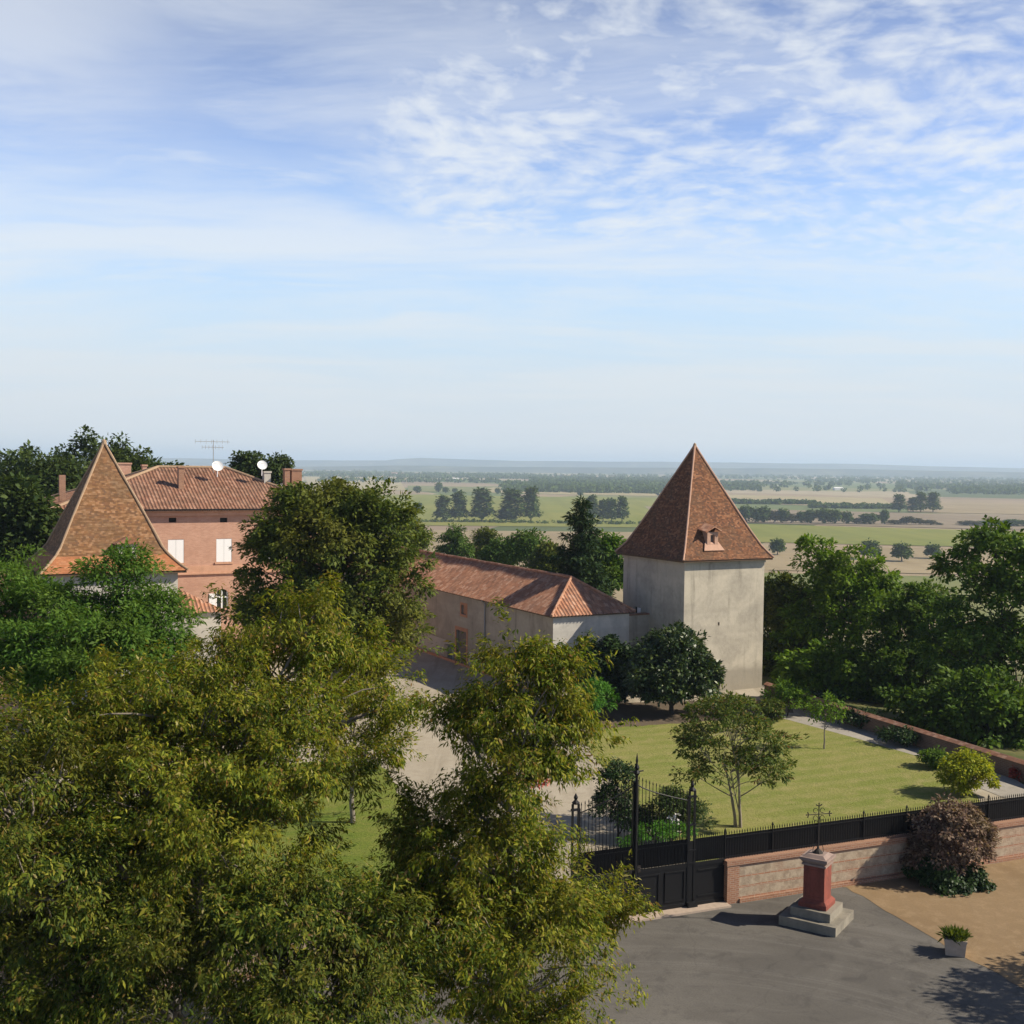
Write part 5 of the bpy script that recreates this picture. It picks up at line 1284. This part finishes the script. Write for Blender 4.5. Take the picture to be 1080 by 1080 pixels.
# tree just outside the frame on the right whose shadow falls on the square
b = Vector((25.5, 36.5, 0))
tree('square_tree', 'spreading tree at the right of the square shading its corner', 'tree', b, [(0, 0, 6.0, 3.0, 3.0, 1.8), (-1.0, -1.5, 5, 2.4, 2.4, 1.5), (0.5, 1.8, 5.2, 2.2, 2.2, 1.4), (0, -4.2, 5.4, 2.6, 2.6, 1.5)], 190, 60, 0.25, 0.12, M['lf_mid'], cr=0.7, trunk_r=0.2, seed=211)

# ---------------------------------------------------------------- valley trees
def proto(name, label, lobes, mat, n, ll, seed, group):
    t = tree(name, label, 'tree', (0, 0, -500), lobes, n, 16, ll, ll * 0.75, mat, cr=1.6, trunk_r=0.35, seed=seed, twig_share=0.0, bark=M['bark_dark'], shell=0.6, group=group)
    return t
P_round = proto('valley_tree', 'x', [(0, 0, 5.4, 3.5, 3.5, 4.6), (0.4, 0, 3.8, 3.5, 3.5, 3)], M['lf_far'], 90, 1.3, 301, 'trees scattered in the valley fields')
P_tall = proto('poplar_tree', 'x', [(0, 0, 10, 3.4, 3.4, 9), (0, 0, 5, 4, 4, 5), (0.5, 0, 15, 2.8, 2.8, 6)], M['lf_far'], 110, 1.5, 302, 'tall trees on the field edge')
P_brown = proto('hedgerow_tree', 'x', [(0, 0, 4.5, 3.4, 3.4, 4.6), (2, 0, 2.6, 2.6, 2.6, 2.8)], M['lf_farbrown'], 70, 1.3, 303, 'hedgerow trees')
P_hedge = proto('hedgerow_tree', 'x', [(0, 0, 5.2, 3.2, 3.2, 5.2), (-1.6, 0, 3, 2.6, 2.6, 3.2)], M['lf_far'], 80, 1.3, 304, 'hedgerow trees')
used = set()
rv = random.Random(12)
def place(pr, px, pyb, pyt, wide, label, group, hgt, wid):
    p = G(px, pyb, PLAIN + 0.3); k = p.y / FOC; h = (pyb - pyt) * k; wd = wide * k
    s = (wd / wid, wd / wid, h / hgt)
    if pr.name not in used:
        used.add(pr.name); o = pr; o.location = tuple(p); o.scale = s; o['label'] = label
    else: o = copy_tree(pr, p, rv.uniform(0, 6), s, label)
    o['group'] = group
    return o
for px, pb, pt, wd, lab in [(467, 550, 525, 16, 'leftmost of the tall field trees above the barn ridge'), (484, 550, 521, 15, 'second tall field tree from the left'), (508, 550, 518, 22, 'broadest single tree of the field row above the barn'),
                            (540, 550, 519, 24, 'bushy left half of the paired trees in the field row'), (560, 550, 517, 17, 'taller right half of the paired trees in the field row'), (534, 550, 536, 18, 'low bush at the foot of the paired field trees')]:
    place(P_tall, px, pb, pt, wd, lab, 'tall trees on the field edge', 19, 8)
for px, pt in [(624, 525), (636, 529), (645, 528), (656, 526)]:
    place(P_tall, px, 550, pt, 12, 'blue green tree in the close row of four left of the tower roof', 'four trees in a row left of the tower', 19, 8)
for px, pb, pt, wd, lab in [(820, 585, 568, 14, 'small round tree tucked behind the tower eave'), (918, 590, 570, 18, 'round field tree nearest the bright green maple'), (951, 592, 573, 18, 'round lone tree in the middle of the tan field'), (984, 589, 574, 15, 'rightmost round tree in the tan field'),
                            (441, 541, 530, 8, 'little tree at the edge of the green field beside the lime tree')]:
    place(P_round, px, pb, pt, wd, lab, 'round trees in the tan field', 10.2, 7.6)
hx = [(787, 534, 14, 0), (797, 536, 12, 0), (806, 535, 13, 0), (816, 538, 11, 1), (825, 537, 12, 0), (834, 541, 12, 1), (845, 540, 10, 0), (855, 538, 12, 0), (868, 537, 16, 0), (880, 538, 14, 0), (893, 540, 11, 0), (903, 546, 9, 1), (918, 542, 20, 0), (933, 538, 8, 0), (943, 548, 14, 1), (957, 544, 12, 1), (969, 546, 9, 1), (981, 548, 12, 1), (991, 552, 6, 0), (1025, 549, 22, 1), (1045, 549, 20, 0), (1068, 548, 22, 0), (1085, 549, 18, 0)]
for px, pt, wd, br in hx:
    place(P_brown if br else P_hedge, px, 551 + (px - 787) * 0.013, pt, wd * 1.15, 'brownish hedgerow shrub beyond the green field at right' if br else 'grey green hedgerow tree beyond the green field at right', 'hedgerow trees beyond the right green field', 10, 8)
for px, pt, wd in [(948, 523, 13), (963, 526, 12), (971, 521, 12), (984, 521, 14)]:
    place(P_tall, px, 540, pt, wd, 'tall dark tree in the clump standing alone in the far fields at right', 'clump of tall trees far right', 19, 8)
for px, pb, pt, wd in [(463, 519, 509, 8), (470, 520, 514, 7), (480, 520, 515, 6), (525, 521, 515, 6), (440, 520, 513, 8), (533, 520, 515, 5), (612, 523, 518, 6)]:
    place(P_hedge, px, pb, pt, wd, 'tiny tree along the far edge of the green field', 'tiny trees along the far field edge', 10, 8)

def blobs(name, label, regions, mat, seed, size=(7, 11)):
    """far woods seen as one mass: leafy clumps set over wide strips of land"""
    rng = np.random.default_rng(seed); allv = []
    for x0, x1, yb, yt, n in regions:
        px = rng.uniform(x0, x1, n); fy = rng.random(n)
        q = np.array([G(a, yb + (a - (x0 + x1) / 2) * 0.0125 - (yb - yt) * f, PLAIN) for a, f in zip(px, fy)])
        k = 16; hgt = rng.uniform(*size, n)
        c = np.repeat(q + np.stack([0 * hgt, 0 * hgt, hgt * 0.5], 1), k, 0)
        d = unit(rng, n * k) * rng.uniform(0.5, 1, n * k)[:, None] * np.repeat(hgt, k)[:, None] * np.array((0.75, 0.75, 0.55))
        P = c + d; ax = unit(rng, n * k); L_ = np.repeat(hgt, k) * rng.uniform(0.5, 0.8, n * k)
        allv.append(leaf_mesh(P - ax * L_[:, None] * 0.5, ax, d + np.array((0, 0, 3.0)), L_, L_ * 0.8))
    o = quads_obj(name, np.vstack(allv), mat, None, (0, 0, 0)); tag(o, label, 'wood', None, 'stuff'); return o
blobs('far_wood', 'belt of distant dark woodland across the valley', [(530, 700, 520, 512, 900), (560, 720, 513, 506, 900), (420, 470, 505, 501, 150), (700, 800, 517, 511, 300), (1000, 1150, 522, 513, 500), (945, 1000, 516, 511, 120)], M['lf_far'], 401, (9, 15))
blobs('hedge_line', 'long dark hedge line crossing the far fields right of the tower', [(765, 860, 532, 531, 170), (855, 950, 536.5, 535.5, 170)], M['lf_far'], 402, (5, 8))
blobs('far_wood', 'scattered hazy copses fading toward the horizon hills', [(300, 1150, 500, 494, 1900), (300, 560, 504, 500, 420), (700, 1150, 507, 501.5, 1000), (450, 720, 506, 501, 500), (760, 900, 512, 510, 70), (850, 1150, 511, 508, 240), (420, 530, 509.5, 507.5, 60), (330, 430, 501, 498, 130), (760, 1100, 520, 514, 60), (330, 420, 509, 506, 40), (1000, 1150, 520, 514, 200)], M['lf_far'], 403, (9, 16))
blobs('field_edge_scrub', 'thin scrub along the lower edge of the green field', [(430, 720, 552.5, 551.5, 170)], M['lf_far'], 404, (2, 3.5))

# far houses
M['far_white'] = m_plain('white_wall', (0.75, 0.73, 0.7), 0.8, 0.05, 0.1)
M['far_roof'] = m_plain('far_tile', (0.4, 0.24, 0.16), 0.9, 0.1, 0.1)
fh = [(884, 517, 10, 3.2, 1, 'bright white farm building in the far fields right of the tower'), (817, 514.5, 9, 2.5, 1, 'low pale building just right of the tower roof far away'), (1016, 517.5, 5, 2, 0, 'small pale house before the far wood at right'),
      (480, 506, 7, 2, 1, 'tiny white farm building on the far plain above the barn'), (418, 501, 16, 2.6, 0, 'long pale farm shed on the plain above the lime tree'), (560, 514, 12, 1.6, 1, 'low pale shed beside the straw field left of the tower'), (862, 514, 5, 1.8, 0, 'tiny house left of the bright white farm building')]
for px, pyb, wp, hp_, wh, lab in fh:
    p = G(px, pyb, PLAIN); k = p.y / FOC; w_, h_ = wp * k, hp_ * k
    t = thing('farm_building', p, lab, 'building', 'far farm buildings')
    mb = MB(); mb.cbox((p.x, p.y), (1, 0.2, 0), w_, w_ * 0.5, PLAIN - 1, PLAIN + h_ * 0.65); build('wall', mb, M['far_white'], t)
    mb = MB(); mb.frustum((p.x, p.y), (1, 0.2, 0), w_ * 1.05, w_ * 0.56, PLAIN + h_ * 0.65 + 0.02, w_, 0.3, PLAIN + h_ * 1.0); build('roof', mb, M['far_white'] if wh else M['far_roof'], t)
